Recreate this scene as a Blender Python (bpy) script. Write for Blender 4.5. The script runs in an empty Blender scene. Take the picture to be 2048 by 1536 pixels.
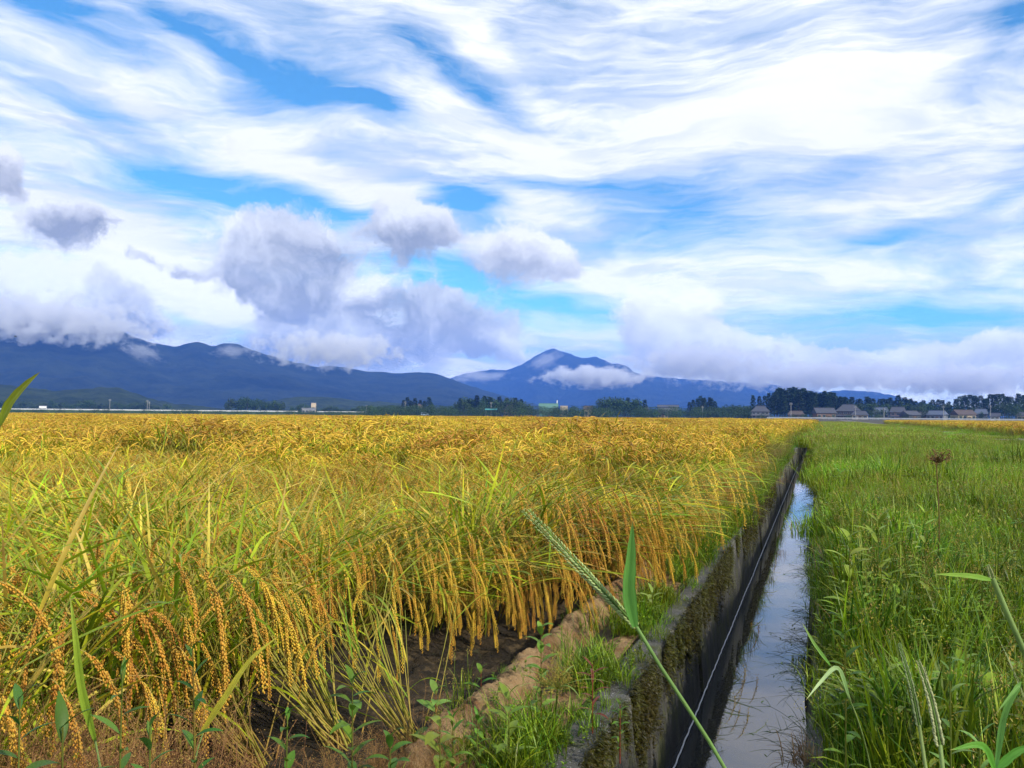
import bpy, math
import numpy as np
from mathutils import Vector, Matrix, Euler

R_ = math.radians
SC = bpy.context.scene
COL = SC.collection
rng = np.random.default_rng(7)

# ------------------------------------------------------------------ camera
FPX = 1704.0                       # focal length in pixels of a 2048 px wide frame
CAM = Vector((0.0, 0.0, 1.10))
YAW, PITCH, ROLL = R_(-19.75), R_(2.08), R_(0.45)
_f = Vector((math.sin(YAW) * math.cos(PITCH), math.cos(YAW) * math.cos(PITCH), math.sin(PITCH)))
_r0 = Vector((math.cos(YAW), -math.sin(YAW), 0.0))
_u0 = _r0.cross(_f)
CR = _r0 * math.cos(ROLL) + _u0 * math.sin(ROLL)
CU = _u0 * math.cos(ROLL) - _r0 * math.sin(ROLL)
CF = _f
cam_data = bpy.data.cameras.new("camera")
cam = bpy.data.objects.new("camera", cam_data)
COL.objects.link(cam)
cam.matrix_world = Matrix((
    (CR.x, CU.x, -CF.x, CAM.x), (CR.y, CU.y, -CF.y, CAM.y), (CR.z, CU.z, -CF.z, CAM.z), (0, 0, 0, 1)))
cam_data.sensor_fit = 'HORIZONTAL'
cam_data.sensor_width = 36.0
cam_data.lens = 36.0 * FPX / 2048.0
cam_data.clip_start = 0.02
cam_data.clip_end = 60000.0
SC.camera = cam

def ray(px, py):
    return CF + CR * ((px - 1024.0) / FPX) - CU * ((py - 768.0) / FPX)
def at(px, py, d):                 # a point seen in that direction, d metres deep
    return CAM + ray(px, py) * d
def onz(px, py, z):                # a point on the level z seen in that direction
    q = ray(px, py)
    return CAM + q * ((z - CAM.z) / q.z)
def azel(px, py):
    q = ray(px, py).normalized()
    return math.atan2(q.x, q.y), math.asin(q.z)

# ------------------------------------------------------------------ render look
SC.view_settings.view_transform = 'Standard'
SC.view_settings.look = 'None'
SC.view_settings.exposure = 0.22
SC.view_settings.gamma = 1.0
SC.view_settings.use_curve_mapping = False
SC.render.engine = 'CYCLES'
cy = SC.cycles
cy.use_adaptive_sampling = True
cy.adaptive_threshold = 0.02
cy.adaptive_min_samples = 10
cy.use_denoising = True
cy.max_bounces = 6
cy.diffuse_bounces = 1
cy.glossy_bounces = 3
cy.transmission_bounces = 4
cy.transparent_max_bounces = 6
cy.volume_bounces = 2
cy.volume_step_rate = 1.0
cy.volume_max_steps = 128
cy.caustics_reflective = False
cy.caustics_refractive = False

# ------------------------------------------------------------------ sun
SUN_AZ, SUN_EL = R_(108.0), R_(33.0)      # clockwise from +Y: behind the camera, to the right
sun_dir = Vector((math.sin(SUN_AZ) * math.cos(SUN_EL), math.cos(SUN_AZ) * math.cos(SUN_EL), math.sin(SUN_EL)))
sl = bpy.data.lights.new("sun", 'SUN')
sl.energy = 5.0
sl.angle = R_(0.8)
sl.color = (1.0, 0.92, 0.77)
so = bpy.data.objects.new("sun", sl)
so.rotation_euler = sun_dir.to_track_quat('Z', 'Y').to_euler()
so.location = (0, 0, 50)
COL.objects.link(so)

# ------------------------------------------------------------------ node helper
class NT:
    def __init__(self, tree):
        self.t = tree
    def n(self, kind, **kw):
        nd = self.t.nodes.new(kind)
        for k, v in kw.items():
            setattr(nd, k, v)
        return nd
    def set(self, sock, v):
        if isinstance(v, bpy.types.NodeSocket):
            self.t.links.new(v, sock)
        elif v is not None:
            sock.default_value = v
    def math(self, op, a, b=None, c=None, clamp=False):
        nd = self.n('ShaderNodeMath', operation=op, use_clamp=clamp)
        for i, v in enumerate((a, b, c)):
            if v is not None:
                self.set(nd.inputs[i], v)
        return nd.outputs[0]
    def vmath(self, op, a, b=None, out=0, scale=None):
        nd = self.n('ShaderNodeVectorMath', operation=op)
        self.set(nd.inputs[0], a)
        if b is not None:
            self.set(nd.inputs[1], b)
        if scale is not None:
            self.set(nd.inputs['Scale'], scale)
        return nd.outputs[out]
    def noise(self, vec, scale, detail=4.0, rough=0.55, dist=0.0, out='Fac', dims='3D'):
        nd = self.n('ShaderNodeTexNoise', noise_dimensions=dims)
        if vec is not None:
            self.set(nd.inputs['Vector'], vec)
        nd.inputs['Scale'].default_value = scale
        nd.inputs['Detail'].default_value = detail
        nd.inputs['Roughness'].default_value = rough
        nd.inputs['Distortion'].default_value = dist
        return nd.outputs[out]
    def mix(self, fac, a, b, blend='MIX'):
        nd = self.n('ShaderNodeMix', data_type='RGBA', blend_type=blend)
        self.set(nd.inputs[0], fac)
        for s, v in ((nd.inputs[6], a), (nd.inputs[7], b)):
            if isinstance(v, (tuple, list)) and len(v) == 3:
                v = (*v, 1.0)
            self.set(s, v)
        return nd.outputs[2]
    def mapr(self, v, a, b, c=0.0, d=1.0, interp='SMOOTHSTEP'):
        nd = self.n('ShaderNodeMapRange', interpolation_type=interp)
        self.set(nd.inputs[0], v)
        for i, x in enumerate((a, b, c, d)):
            self.set(nd.inputs[1 + i], x)
        return nd.outputs[0]

# ------------------------------------------------------------------ sky
world = bpy.data.worlds.new("World")
SC.world = world
world.use_nodes = True
wt = world.node_tree
wt.nodes.clear()
W = NT(wt)
w_out = W.n('ShaderNodeOutputWorld')
w_bg = W.n('ShaderNodeBackground')
wt.links.new(w_bg.outputs[0], w_out.inputs[0])
sky = W.n('ShaderNodeTexSky', sky_type='NISHITA')
sky.sun_disc = False
sky.sun_elevation = SUN_EL
sky.sun_rotation = SUN_AZ
sky.altitude = 30.0
sky.air_density = 1.0
sky.dust_density = 0.6
sky.ozone_density = 3.0
SKY_K = 0.10
tc = W.n('ShaderNodeTexCoord')
D = tc.outputs['Generated']
sep = W.n('ShaderNodeSeparateXYZ')
wt.links.new(D, sep.inputs[0])
az = W.math('ARCTAN2', sep.outputs[0], sep.outputs[1])
el = W.math('ARCSINE', sep.outputs[2])
comb = W.n('ShaderNodeCombineXYZ')
wt.links.new(az, comb.inputs[0])
wt.links.new(el, comb.inputs[1])
comb.inputs[2].default_value = 1.0
AE = comb.outputs[0]
# streaky warp: clouds drift along shallow diagonals
def nvec(vec, scale, detail, rough, amp):
    c = W.noise(vec, scale, detail, rough, 0.0, 'Color', '2D')
    s = W.vmath('SUBTRACT', c, (0.5, 0.5, 0.5))
    return W.vmath('SCALE', s, None, scale=amp)
wide = W.n('ShaderNodeMapping')
wt.links.new(AE, wide.inputs[0])
wide.inputs['Scale'].default_value = (1.0, 2.6, 1.0)
wide.inputs['Rotation'].default_value = (0, 0, R_(-10))
warp1 = nvec(wide.outputs[0], 2.6, 4.0, 0.5, 0.17)
AEW = W.vmath('ADD', AE, W.vmath('MULTIPLY', warp1, (1.0, 0.55, 0.0)))
warp2 = nvec(AE, 9.0, 6.0, 0.62, 0.085)
AEP = W.vmath('ADD', AE, W.vmath('MULTIPLY', warp2, (1.0, 0.8, 0.0)))          # puffier warp, for the low cumulus

def blob(vec, px, py, rx, ry, ang=0.0, soft=0.0, k=1.0, loc=False):
    """a soft ellipse on the sky: centre, half axes and tilt as seen along the camera's bearing"""
    a0, e0 = azel(px, py)
    a1, e1 = azel(px + 1, py)
    a2, e2 = azel(px, py + 1)
    sx, sy = math.hypot(a1 - a0, e1 - e0), math.hypot(a2 - a0, e2 - e0)
    ca, sa = math.cos(R_(-ang)), math.sin(R_(-ang))
    ux, uy, vx, vy = ca / (rx * sx), sa / (rx * sx), -sa / (ry * sy), ca / (ry * sy)
    u = W.vmath('DOT_PRODUCT', vec, (ux, uy, -(ux * a0 + uy * e0)), out=1)
    v = W.vmath('DOT_PRODUCT', vec, (vx, vy, -(vx * a0 + vy * e0)), out=1)
    ln = W.math('SQRT', W.math('MULTIPLY_ADD', u, u, W.math('MULTIPLY', v, v)))
    mk = W.mapr(ln, 1.0, soft, 0.0, k)
    if loc:
        return mk, W.math('MULTIPLY', mk, v)
    return mk
def total(parts):
    s = parts[0]
    for p in parts[1:]:
        s = W.math('ADD', s, p)
    return s
# blue openings in the high cloud (centre, half axes, tilt clockwise, strength)
gaps = [(90, 40, 300, 90, 6, .9), (520, 150, 300, 85, 14, 1.0), (330, 62, 150, 40, 20, .5), (740, 232, 120, 46, 8, .95), (950, 160, 250, 62, 20, .75),
        (380, 345, 250, 66, 4, .9), (620, 400, 230, 66, 12, 1.0), (930, 402, 150, 62, 8, 1.15), (1340, 415, 270, 110, 8, .62),
        (1090, 360, 240, 50, 6, .6), (1600, 365, 160, 100, -16, .25), (1900, 625, 460, 64, -3, .75), (1150, 620, 420, 90, 4, .6),
        (100, 210, 220, 40, 8, .35), (1960, 400, 200, 26, -18, .42), (1720, 470, 230, 30, -14, .5), (860, 560, 260, 90, 6, .75), (1200, 60, 240, 110, 20, .28),
        (1960, 60, 130, 90, -30, .4), (1750, 270, 260, 34, -24, .22)]
G = total([blob(AEW, *g[:5], soft=0.05, k=g[5]) for g in gaps])
# bright banks of high cloud
banks = [(1560, 210, 420, 150, -10, 1.0), (1050, 270, 380, 80, 10, .8), (200, 420, 320, 60, 8, .7), (640, 330, 300, 45, 14, .6), (480, 600, 400, 90, 6, 1.3), (260, 500, 260, 70, 4, 1.0), (1250, 560, 300, 70, 0, .5),
         (200, 180, 300, 50, 6, .5), (1650, 560, 420, 60, -6, .5), (950, 60, 240, 60, 22, .6), (1750, 350, 420, 200, -14, .35)]
B = total([blob(AEW, *g[:5], soft=0.0, k=g[5]) for g in banks])
# streak texture that goes on all round the sky
st = W.n('ShaderNodeMapping')
wt.links.new(AEW, st.inputs[0])
st.inputs['Scale'].default_value = (2.0, 11.0, 1.0)
st.inputs['Rotation'].default_value = (0, 0, R_(-9))
streak = W.noise(st.outputs[0], 1.6, 6.0, 0.60, dims='2D')
st2 = W.n('ShaderNodeMapping')
wt.links.new(AEW, st2.inputs[0])
st2.inputs['Scale'].default_value = (4.0, 24.0, 1.0)
st2.inputs['Rotation'].default_value = (0, 0, R_(12))
streak2 = W.noise(st2.outputs[0], 2.4, 6.0, 0.65, dims='2D')
cov = W.math('ADD', 0.60, W.math('MULTIPLY', W.math('SUBTRACT', streak, 0.5), 1.5))
cov = W.math('ADD', cov, W.math('MULTIPLY', W.math('SUBTRACT', streak2, 0.5), 1.1))
cov = W.math('ADD', cov, W.math('MULTIPLY', B, 0.75))
cov = W.math('SUBTRACT', cov, W.math('MULTIPLY', G, 0.95))
cov = W.math('ADD', cov, W.mapr(el, 0.16, 0.02, 0.0, 0.35))
cov = W.mapr(cov, -0.15, 0.85, 0.0, 1.0, 'LINEAR')
skyc = W.vmath('SCALE', sky.outputs[0], None, scale=SKY_K)
skyc = W.mix(1.0, skyc, (0.72, 1.50, 1.80), 'MULTIPLY')
lowblue = W.mapr(el, 0.0, 0.30, 1.0, 0.0)
shade = W.noise(st.outputs[0], 3.1, 6.0, 0.55, dims='2D')
white = W.mix(W.mapr(shade, 0.36, 0.58), (0.66, 0.76, 0.90), (1.04, 1.06, 1.08))
white = W.mix(W.math('MINIMUM', B, 1.0), white, (1.08, 1.08, 1.08))
col = W.mix(cov, skyc, white)
# low grey cumulus, ragged
cum = [(160, 445, 150, 85, 0, 1.1), (20, 600, 380, 150, 8, 1.5), (260, 620, 150, 85, 30, .9), (560, 510, 190, 165, -10, 1.6), (640, 600, 190, 110, 10, 1.1),
       (815, 462, 150, 105, 0, 1.2), (890, 620, 220, 110, 8, 1.2), (1060, 520, 200, 90, 6, 1.0), (670, 690, 270, 75, 0, 1.3), (980, 690, 150, 55, 20, .8),
       (1330, 655, 180, 105, 0, 1.2), (1420, 720, 290, 80, 0, 1.2), (1950, 710, 330, 70, 0, 1.0), (1660, 735, 260, 65, 0, .9), (0, 335, 110, 90, 0, .9),
       (330, 530, 130, 36, 10, .7)]
cb = [blob(AEP, *g[:5], soft=0.1, k=g[5], loc=True) for g in cum]
GC = total([c[0] for c in cb])
GY = total([c[1] for c in cb])
puff = W.noise(AEP, 11.0, 6.0, 0.62, dims='2D')
GCm = W.mapr(W.math('ADD', GC, W.math('MULTIPLY', W.math('SUBTRACT', puff, 0.5), 1.9)), 0.26, 0.74)
# its lit tops and dull bases
lit = W.mapr(W.math('DIVIDE', GY, W.math('ADD', GC, 0.05)), -0.35, 0.65)
lit = W.math('ADD', lit, W.math('MULTIPLY', W.math('SUBTRACT', puff, 0.50), 2.0), clamp=True)
gcol = W.mix(lit, (0.30, 0.325, 0.365), (1.02, 1.03, 1.04))
# toward the right the cumulus are warmer and brighter
rightness = W.mapr(az, azel(700, 600)[0], azel(1500, 600)[0])
gcol = W.mix(rightness, gcol, W.mix(lit, (0.72, 0.73, 0.75), (1.15, 1.14, 1.10)))
col = W.mix(W.math('MULTIPLY', GCm, 0.93), col, gcol)
# sky colour brightened towards the horizon to offset the haze's dimming
hz = W.mapr(el, 0.26, 0.02, 0.0, 1.0)
col = W.mix(1.0, col, W.mix(hz, (1, 1, 1), (1.50, 1.52, 1.36)), 'MULTIPLY')
# below the horizon
col = W.mix(W.mapr(el, -0.06, -0.005), (0.10, 0.11, 0.08), col)
wt.links.new(col, w_bg.inputs['Color'])
w_bg.inputs['Strength'].default_value = 1.0
world.cycles.sampling_method = 'MANUAL'
world.cycles.sample_map_resolution = 256

# ================================================================== helpers
def tag(o, label=None, cat=None, group=None, kind=None):
    if label: o['label'] = label
    if cat: o['category'] = cat
    if group: o['group'] = group
    if kind: o['kind'] = kind
    return o
def fast_mesh(name, V, F, mats=(), colors=None, smooth=False, mi=None):
    """V (n,3); F (m,k) array or list of such arrays"""
    V = np.asarray(V, dtype=np.float32).reshape(-1, 3)
    Fs = [np.asarray(f, dtype=np.int32) for f in (F if isinstance(F, list) else [F]) if len(f)]
    me = bpy.data.meshes.new(name)
    nl = sum(f.size for f in Fs)
    nf = sum(len(f) for f in Fs)
    me.vertices.add(len(V))
    me.vertices.foreach_set('co', V.ravel())
    me.loops.add(nl)
    me.loops.foreach_set('vertex_index', np.concatenate([f.ravel() for f in Fs]))
    starts, tot, p = [], [], 0
    for f in Fs:
        k = f.shape[1]
        starts.append(p + np.arange(len(f)) * k)
        p += f.size
    me.polygons.add(nf)
    me.polygons.foreach_set('loop_start', np.concatenate(starts).astype(np.int32))
    if mi is not None:
        me.polygons.foreach_set('material_index', np.asarray(mi, dtype=np.int32))
    me.polygons.foreach_set('use_smooth', np.full(nf, smooth))
    if colors is not None:
        at_ = me.attributes.new('Col', 'FLOAT_COLOR', 'POINT')
        c = np.ones((len(V), 4), dtype=np.float32)
        c[:, :3] = np.asarray(colors, dtype=np.float32).reshape(-1, 3)
        at_.data.foreach_set('color', c.ravel())
    for m in mats:
        me.materials.append(m)
    me.update(calc_edges=True)
    return me
def link(name, me, parent=None, loc=None, rotz=0.0):
    o = bpy.data.objects.new(name, me)
    COL.objects.link(o)
    if parent is not None:
        o.parent = parent
    if loc is not None:
        o.location = loc
    if rotz:
        o.rotation_euler = (0, 0, rotz)
    return o
def empty(name, loc=(0, 0, 0), rotz=0.0):
    o = bpy.data.objects.new(name, None)
    o.empty_display_size = 0.1
    COL.objects.link(o)
    o.location = loc
    o.rotation_euler = (0, 0, rotz)
    return o
class MB:
    """collects geometry pieces"""
    def __init__(self):
        self.V, self.F3, self.F4, self.C, self.n = [], [], [], [], 0
    def add(self, V, F, C=None):
        V = np.asarray(V, float).reshape(-1, 3)
        F = np.asarray(F, int)
        if len(F):
            (self.F3 if F.shape[1] == 3 else self.F4).append(F + self.n)
        self.V.append(V)
        if C is None:
            C = np.ones((len(V), 3))
        C = np.asarray(C, float)
        if C.ndim == 1:
            C = np.tile(C, (len(V), 1))
        self.C.append(C.reshape(-1, 3))
        self.n += len(V)
        return self
    def mesh(self, name, mats=(), smooth=False):
        F = []
        if self.F3: F.append(np.concatenate(self.F3))
        if self.F4: F.append(np.concatenate(self.F4))
        return fast_mesh(name, np.concatenate(self.V), F, mats, np.concatenate(self.C), smooth)
    def box(self, c, s, rot=None, col=None):
        v = np.array([(x, y, z) for x in (-.5, .5) for y in (-.5, .5) for z in (-.5, .5)]) * np.array(s)
        if rot is not None:
            v = v @ np.array(Euler(rot).to_matrix()).T
        return self.add(v + np.array(c), [(0, 1, 3, 2), (4, 6, 7, 5), (0, 4, 5, 1), (2, 3, 7, 6), (0, 2, 6, 4), (1, 5, 7, 3)], col)
    def tube(self, P, r, k=5, col=None, cap=False):
        V, F = tube(P, r, k)
        return self.add(V, F, col)
def tube(P, r, k=5):
    P = np.asarray(P, float)
    n = len(P)
    r = np.broadcast_to(np.asarray(r, float), (n,))
    T = np.gradient(P, axis=0)
    T /= np.linalg.norm(T, axis=1, keepdims=True) + 1e-9
    ref = np.array([0.13, 0.31, 0.94]) if abs(T[:, 2]).mean() < 0.85 else np.array([0.97, 0.2, 0.1])
    A = np.cross(T, ref); A /= np.linalg.norm(A, axis=1, keepdims=True) + 1e-9
    B_ = np.cross(T, A)
    a = np.arange(k) * 2 * math.pi / k
    V = P[:, None] + r[:, None, None] * (A[:, None] * np.cos(a)[None, :, None] + B_[:, None] * np.sin(a)[None, :, None])
    i = np.arange(n - 1)[:, None] * k
    j = np.arange(k)[None]
    F = np.stack([i + j, i + (j + 1) % k, i + k + (j + 1) % k, i + k + j], -1).reshape(-1, 4)
    return V.reshape(-1, 3), F
_ng = np.random.default_rng(99).random((256, 256))
def vnoise(x, y, seed=0):
    x = np.asarray(x, float) + seed * 17.31; y = np.asarray(y, float) + seed * 9.17
    xi, yi = np.floor(x).astype(int), np.floor(y).astype(int)
    fx, fy = x - xi, y - yi
    fx = fx * fx * (3 - 2 * fx); fy = fy * fy * (3 - 2 * fy)
    g = lambda a, b: _ng[a % 256, b % 256]
    return (g(xi, yi) * (1 - fx) + g(xi + 1, yi) * fx) * (1 - fy) + (g(xi, yi + 1) * (1 - fx) + g(xi + 1, yi + 1) * fx) * fy
def fbm(x, y, oct=5, seed=0, gain=0.5):
    s, a, t = 0.0, 1.0, 0.0
    for i in range(oct):
        s = s + a * vnoise(np.asarray(x) * 2 ** i, np.asarray(y) * 2 ** i, seed + i)
        t += a; a *= gain
    return s / t
def grid_faces(n, m):
    i = np.arange(n - 1)[:, None] * m
    j = np.arange(m - 1)[None]
    return np.stack([i + j, i + j + 1, i + m + j + 1, i + m + j], -1).reshape(-1, 4)

# ------------------------------------------------------------------ materials
def new_mat(name):
    m = bpy.data.materials.new(name)
    m.use_nodes = True
    t = m.node_tree
    t.nodes.clear()
    n = NT(t)
    out = n.n('ShaderNodeOutputMaterial')
    return m, n, out
def leaf_mat(name, trans=0.35, rough=0.45, spec=0.35, hue=0.04, val=0.35, attr=True, base=(0.1, 0.2, 0.03)):
    """two-sided plant tissue: colour carried per leaf, light passing through"""
    m, n, out = new_mat(name)
    if attr:
        c = n.n('ShaderNodeAttribute', attribute_name='Col').outputs['Color']
    else:
        c = n.n('ShaderNodeRGB').outputs[0]; c.default_value = (*base, 1)
    oi = n.n('ShaderNodeObjectInfo').outputs['Random']
    geo = n.n('ShaderNodeNewGeometry')
    nz = n.noise(geo.outputs['Position'], 14.0, 3.0, 0.6)
    patch = n.noise(geo.outputs['Position'], 0.9, 3.0, 0.6)
    hs = n.n('ShaderNodeHueSaturation')
    n.set(hs.inputs['Color'], c)
    n.set(hs.inputs['Hue'], n.math('ADD', n.mapr(oi, 0, 1, 0.5 - hue, 0.5 + hue, 'LINEAR'), n.mapr(patch, 0.3, 0.7, -hue, hue, 'LINEAR')))
    v = n.math('ADD', n.mapr(oi, 0, 1, 1 - val * .5, 1 + val * .5, 'LINEAR'), n.mapr(nz, 0.3, 0.7, -0.22, 0.22, 'LINEAR'))
    v = n.math('MULTIPLY', v, n.mapr(patch, 0.3, 0.7, 0.78, 1.15, 'LINEAR'))
    big = n.noise(geo.outputs['Position'], 0.11, 3.0, 0.6)
    v = n.math('MULTIPLY', v, n.mapr(big, 0.3, 0.7, 0.82, 1.14, 'LINEAR'))
    n.set(hs.inputs['Value'], v)
    p = n.n('ShaderNodeBsdfPrincipled')
    n.set(p.inputs['Base Color'], hs.outputs[0])
    p.inputs['Roughness'].default_value = rough
    p.inputs['Specular IOR Level'].default_value = spec
    tr = n.n('ShaderNodeBsdfTranslucent')
    n.set(tr.inputs['Color'], n.mix(1.0, hs.outputs[0], (1.15, 1.15, 0.7), 'MULTIPLY'))
    mx = n.n('ShaderNodeMixShader')
    mx.inputs[0].default_value = trans
    n.t.links.new(p.outputs[0], mx.inputs[1]); n.t.links.new(tr.outputs[0], mx.inputs[2])
    n.t.links.new(mx.outputs[0], out.inputs[0])
    return m
def surf_mat(name, c1, c2, scale=4.0, rough=0.8, bump=0.0, bscale=None, spec=0.3, c3=None, s3=1.0, detail=6.0, metal=0.0, use_col=False, bdist=0.02, coord='Object'):
    m, n, out = new_mat(name)
    tcn = n.n('ShaderNodeTexCoord').outputs[coord]
    f = n.noise(tcn, scale, detail, 0.6)
    c = n.mix(n.mapr(f, 0.35, 0.65), c1, c2)
    if c3 is not None:
        f3 = n.noise(tcn, s3, 5.0, 0.65)
        c = n.mix(n.mapr(f3, 0.5, 0.66), c, c3)
    if use_col:
        c = n.mix(1.0, c, n.n('ShaderNodeAttribute', attribute_name='Col').outputs['Color'], 'MULTIPLY')
    p = n.n('ShaderNodeBsdfPrincipled')
    n.set(p.inputs['Base Color'], c)
    p.inputs['Roughness'].default_value = rough
    p.inputs['Specular IOR Level'].default_value = spec
    p.inputs['Metallic'].default_value = metal
    if bump:
        b = n.n('ShaderNodeBump')
        b.inputs['Strength'].default_value = bump
        b.inputs['Distance'].default_value = bdist
        n.set(b.inputs['Height'], n.noise(tcn, bscale or scale * 4, 6.0, 0.65))
        n.t.links.new(b.outputs[0], p.inputs['Normal'])
    n.t.links.new(p.outputs[0], out.inputs[0])
    return m

M_RICE = leaf_mat('rice_leaf', 0.26, 0.45, 0.20, 0.014, 0.34)
M_GRAIN = leaf_mat('rice_grain', 0.10, 0.55, 0.2, 0.014, 0.36)
M_GRASS = leaf_mat('grass_blade', 0.26, 0.42, 0.22, 0.024, 0.5)
M_WEED = leaf_mat('weed_leaf', 0.30, 0.45, 0.15, 0.012, 0.25)
M_DRY = leaf_mat('dry_plant', 0.15, 0.7, 0.2, 0.01, 0.3)
M_TREE = leaf_mat('tree_foliage', 0.15, 0.7, 0.15, 0.015, 0.45)
M_BARK = surf_mat('bark', (0.05, 0.035, 0.025), (0.09, 0.07, 0.05), 3.0, 0.9)

# ================================================================== terrain
M_GROUND = surf_mat('field_earth', (0.035, 0.028, 0.018), (0.07, 0.055, 0.03), 3.0, 0.85, 0.6, 22.0, 0.3, c3=(0.05, 0.065, 0.02), s3=0.8)
M_MUD = surf_mat('paddy_mud', (0.014, 0.010, 0.005), (0.042, 0.028, 0.014), 5.0, 0.75, 1.0, 45.0, 0.3, c3=(0.10, 0.068, 0.032), s3=9.0, bdist=0.03)
M_RIDGE = surf_mat('clay_ridge', (0.20, 0.105, 0.045), (0.33, 0.22, 0.11), 7.0, 0.9, 1.0, 90.0, 0.15, c3=(0.085, 0.06, 0.03), s3=11.0, bdist=0.02)
M_PLAIN = surf_mat('plain', (0.035, 0.06, 0.02), (0.08, 0.09, 0.03), 0.02, 0.9, 0, None, 0.2, c3=(0.12, 0.10, 0.03), s3=0.006)

MUD_Z = -0.13
WL, WR = -0.70, -0.03              # inner faces of the canal at its rim
WATER_Z = -0.55
# one sheet with the canal's slot in it, reaching the horizon
prof = [(-6900, MUD_Z), (-400, MUD_Z), (-60, MUD_Z), (-8, MUD_Z), (-1.34, MUD_Z), (-1.26, -0.07), (-1.0, -0.03), (-0.838, -0.02), (-0.836, -0.98),
        (WR + 0.12, -0.98), (WR + 0.122, -0.02), (0.4, -0.01), (6.6, 0.0), (60, 0.0), (400, 0.0), (6900, 0.0)]
ys = [-80, -6, 0, 6, 20, 60, 200, 600, 2000, 4000, 6800]
V = np.array([(x, y, z) for y in ys for (x, z) in prof])
o = link('ground', fast_mesh('ground', V, grid_faces(len(ys), len(prof)), [M_GROUND]))
tag(o, 'dark earth of the flat farm plain', 'ground', kind='structure')

# bumpy mud at the open corner of the paddy
nx, ny = 110, 190
X, Y = np.meshgrid(np.linspace(-3.4, -1.30, nx), np.linspace(1.2, 9.0, ny), indexing='ij')
Z = MUD_Z + 0.006 + 0.06 * (fbm(X * 3, Y * 3, 4, 3) - 0.5) + 0.09 * np.maximum(0, fbm(X * 14, Y * 14, 3, 5) - 0.52) + 0.02 * fbm(X * 30, Y * 30, 2, 8)
V = np.stack([X, Y, Z], -1).reshape(-1, 3)
o = link('mud', fast_mesh('mud', V, grid_faces(nx, ny)[:, ::-1], [M_MUD], smooth=True))
tag(o, 'dark wet mud in the open corner of the rice paddy', 'mud', kind='structure')

# clay ridge between paddy and canal
nx, ny = 48, 820
xs = np.linspace(0, 1, nx)
ysr = np.concatenate([np.linspace(0.9, 12, 700), np.linspace(12.1, 21, 120)])
T, Y = np.meshgrid(xs, ysr, indexing='ij')
wob = 0.05 * (fbm(Y * 1.3, Y * 0 + 4, 3, 11) - 0.5)
X = -1.36 + 0.50 * T + wob * np.sin(math.pi * T)
hump = np.clip(np.sin(np.clip((T - 0.10) / (0.46 + .14 * (fbm(Y * 3, T * 0, 2, 12) - .5)), 0, 1) * math.pi), 0, 1) ** 0.8
hgt = 0.105 + 0.07 * (fbm(Y * 1.8, Y * 0, 3, 21) - 0.5)
Z = MUD_Z * (1 - T) ** 1.5 + (-0.012) * T + hump * (hgt + 0.05 * (1 - T)) * np.clip((21 - Y) / 3, 0, 1) + (0.075 * (fbm(X * 9, Y * 7, 4, 17) - 0.5) + 0.05 * np.maximum(0, fbm(X * 26, Y * 26, 3, 19) - .5) + 0.03 * (fbm(X * 60, Y * 60, 2, 29) - .5)) * np.sin(math.pi * T) ** .6
V = np.stack([X, Y, Z], -1).reshape(-1, 3)
o = link('earth_ridge', fast_mesh('earth_ridge', V, grid_faces(nx, ny)[:, ::-1], [M_RIDGE], smooth=True))
tag(o, 'bare tan clay ridge between the paddy mud and the canal wall', 'earth bank', kind='structure')

# gravel farm track beyond the weeds on the right
M_GRAVEL = surf_mat('gravel', (0.12, 0.11, 0.105), (0.18, 0.165, 0.16), 30.0, 0.9, 0.8, 60.0, 0.2, c3=(0.10, 0.09, 0.085), s3=3.0)
xs = np.linspace(7.0, 10.6, 10); yy = np.linspace(6, 330, 160)
X, Y = np.meshgrid(xs, yy, indexing='ij')
Z = 0.03 + 0.04 * np.sin(np.clip((X - 7.0) / 3.6, 0, 1) * math.pi) + 0.02 * fbm(X, Y, 3, 5)
o = link('farm_track', fast_mesh('farm_track', np.stack([X, Y, Z], -1).reshape(-1, 3), grid_faces(10, 160)[:, ::-1], [M_GRAVEL], smooth=True))
tag(o, 'grey gravel farm track beyond the weedy verge', 'track', kind='structure')

# ================================================================== canal
M_CONC = None
def conc_mat():
    m, n, out = new_mat('old_concrete')
    tcn = n.n('ShaderNodeNewGeometry').outputs['Position']
    f = n.noise(tcn, 9.0, 7.0, 0.65)
    c = n.mix(n.mapr(f, 0.3, 0.7), (0.040, 0.038, 0.032), (0.085, 0.082, 0.070))
    sp = n.noise(tcn, 130.0, 2.0, 0.5)
    c = n.mix(n.mapr(sp, 0.60, 0.72), c, (0.26, 0.26, 0.25))
    sx = n.n('ShaderNodeSeparateXYZ'); n.t.links.new(tcn, sx.inputs[0])
    mp = n.n('ShaderNodeMapping'); n.t.links.new(tcn, mp.inputs[0]); mp.inputs['Scale'].default_value = (3, 9, 2.2)
    stn = n.noise(mp.outputs[0], 1.0, 5.0, 0.6)
    wet = n.math('MULTIPLY', n.mapr(sx.outputs[2], -0.02, -0.20), n.mapr(stn, 0.30, 0.55))   # water-stained lower face
    c = n.mix(n.math('MULTIPLY', wet, 0.8), c, (0.014, 0.014, 0.016))
    mo = n.noise(tcn, 7.0, 6.0, 0.7)
    c = n.mix(n.mapr(mo, 0.47, 0.62), c, (0.045, 0.05, 0.016))
    p = n.n('ShaderNodeBsdfPrincipled')
    n.set(p.inputs['Base Color'], c)
    p.inputs['Roughness'].default_value = 0.85
    b = n.n('ShaderNodeBump'); b.inputs['Strength'].default_value = 0.7; b.inputs['Distance'].default_value = 0.008
    n.set(b.inputs['Height'], n.noise(tcn, 90.0, 5.0, 0.7))
    n.t.links.new(b.outputs[0], p.inputs['Normal'])
    n.t.links.new(p.outputs[0], out.inputs[0])
    return m
M_CONC = conc_mat()
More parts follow.
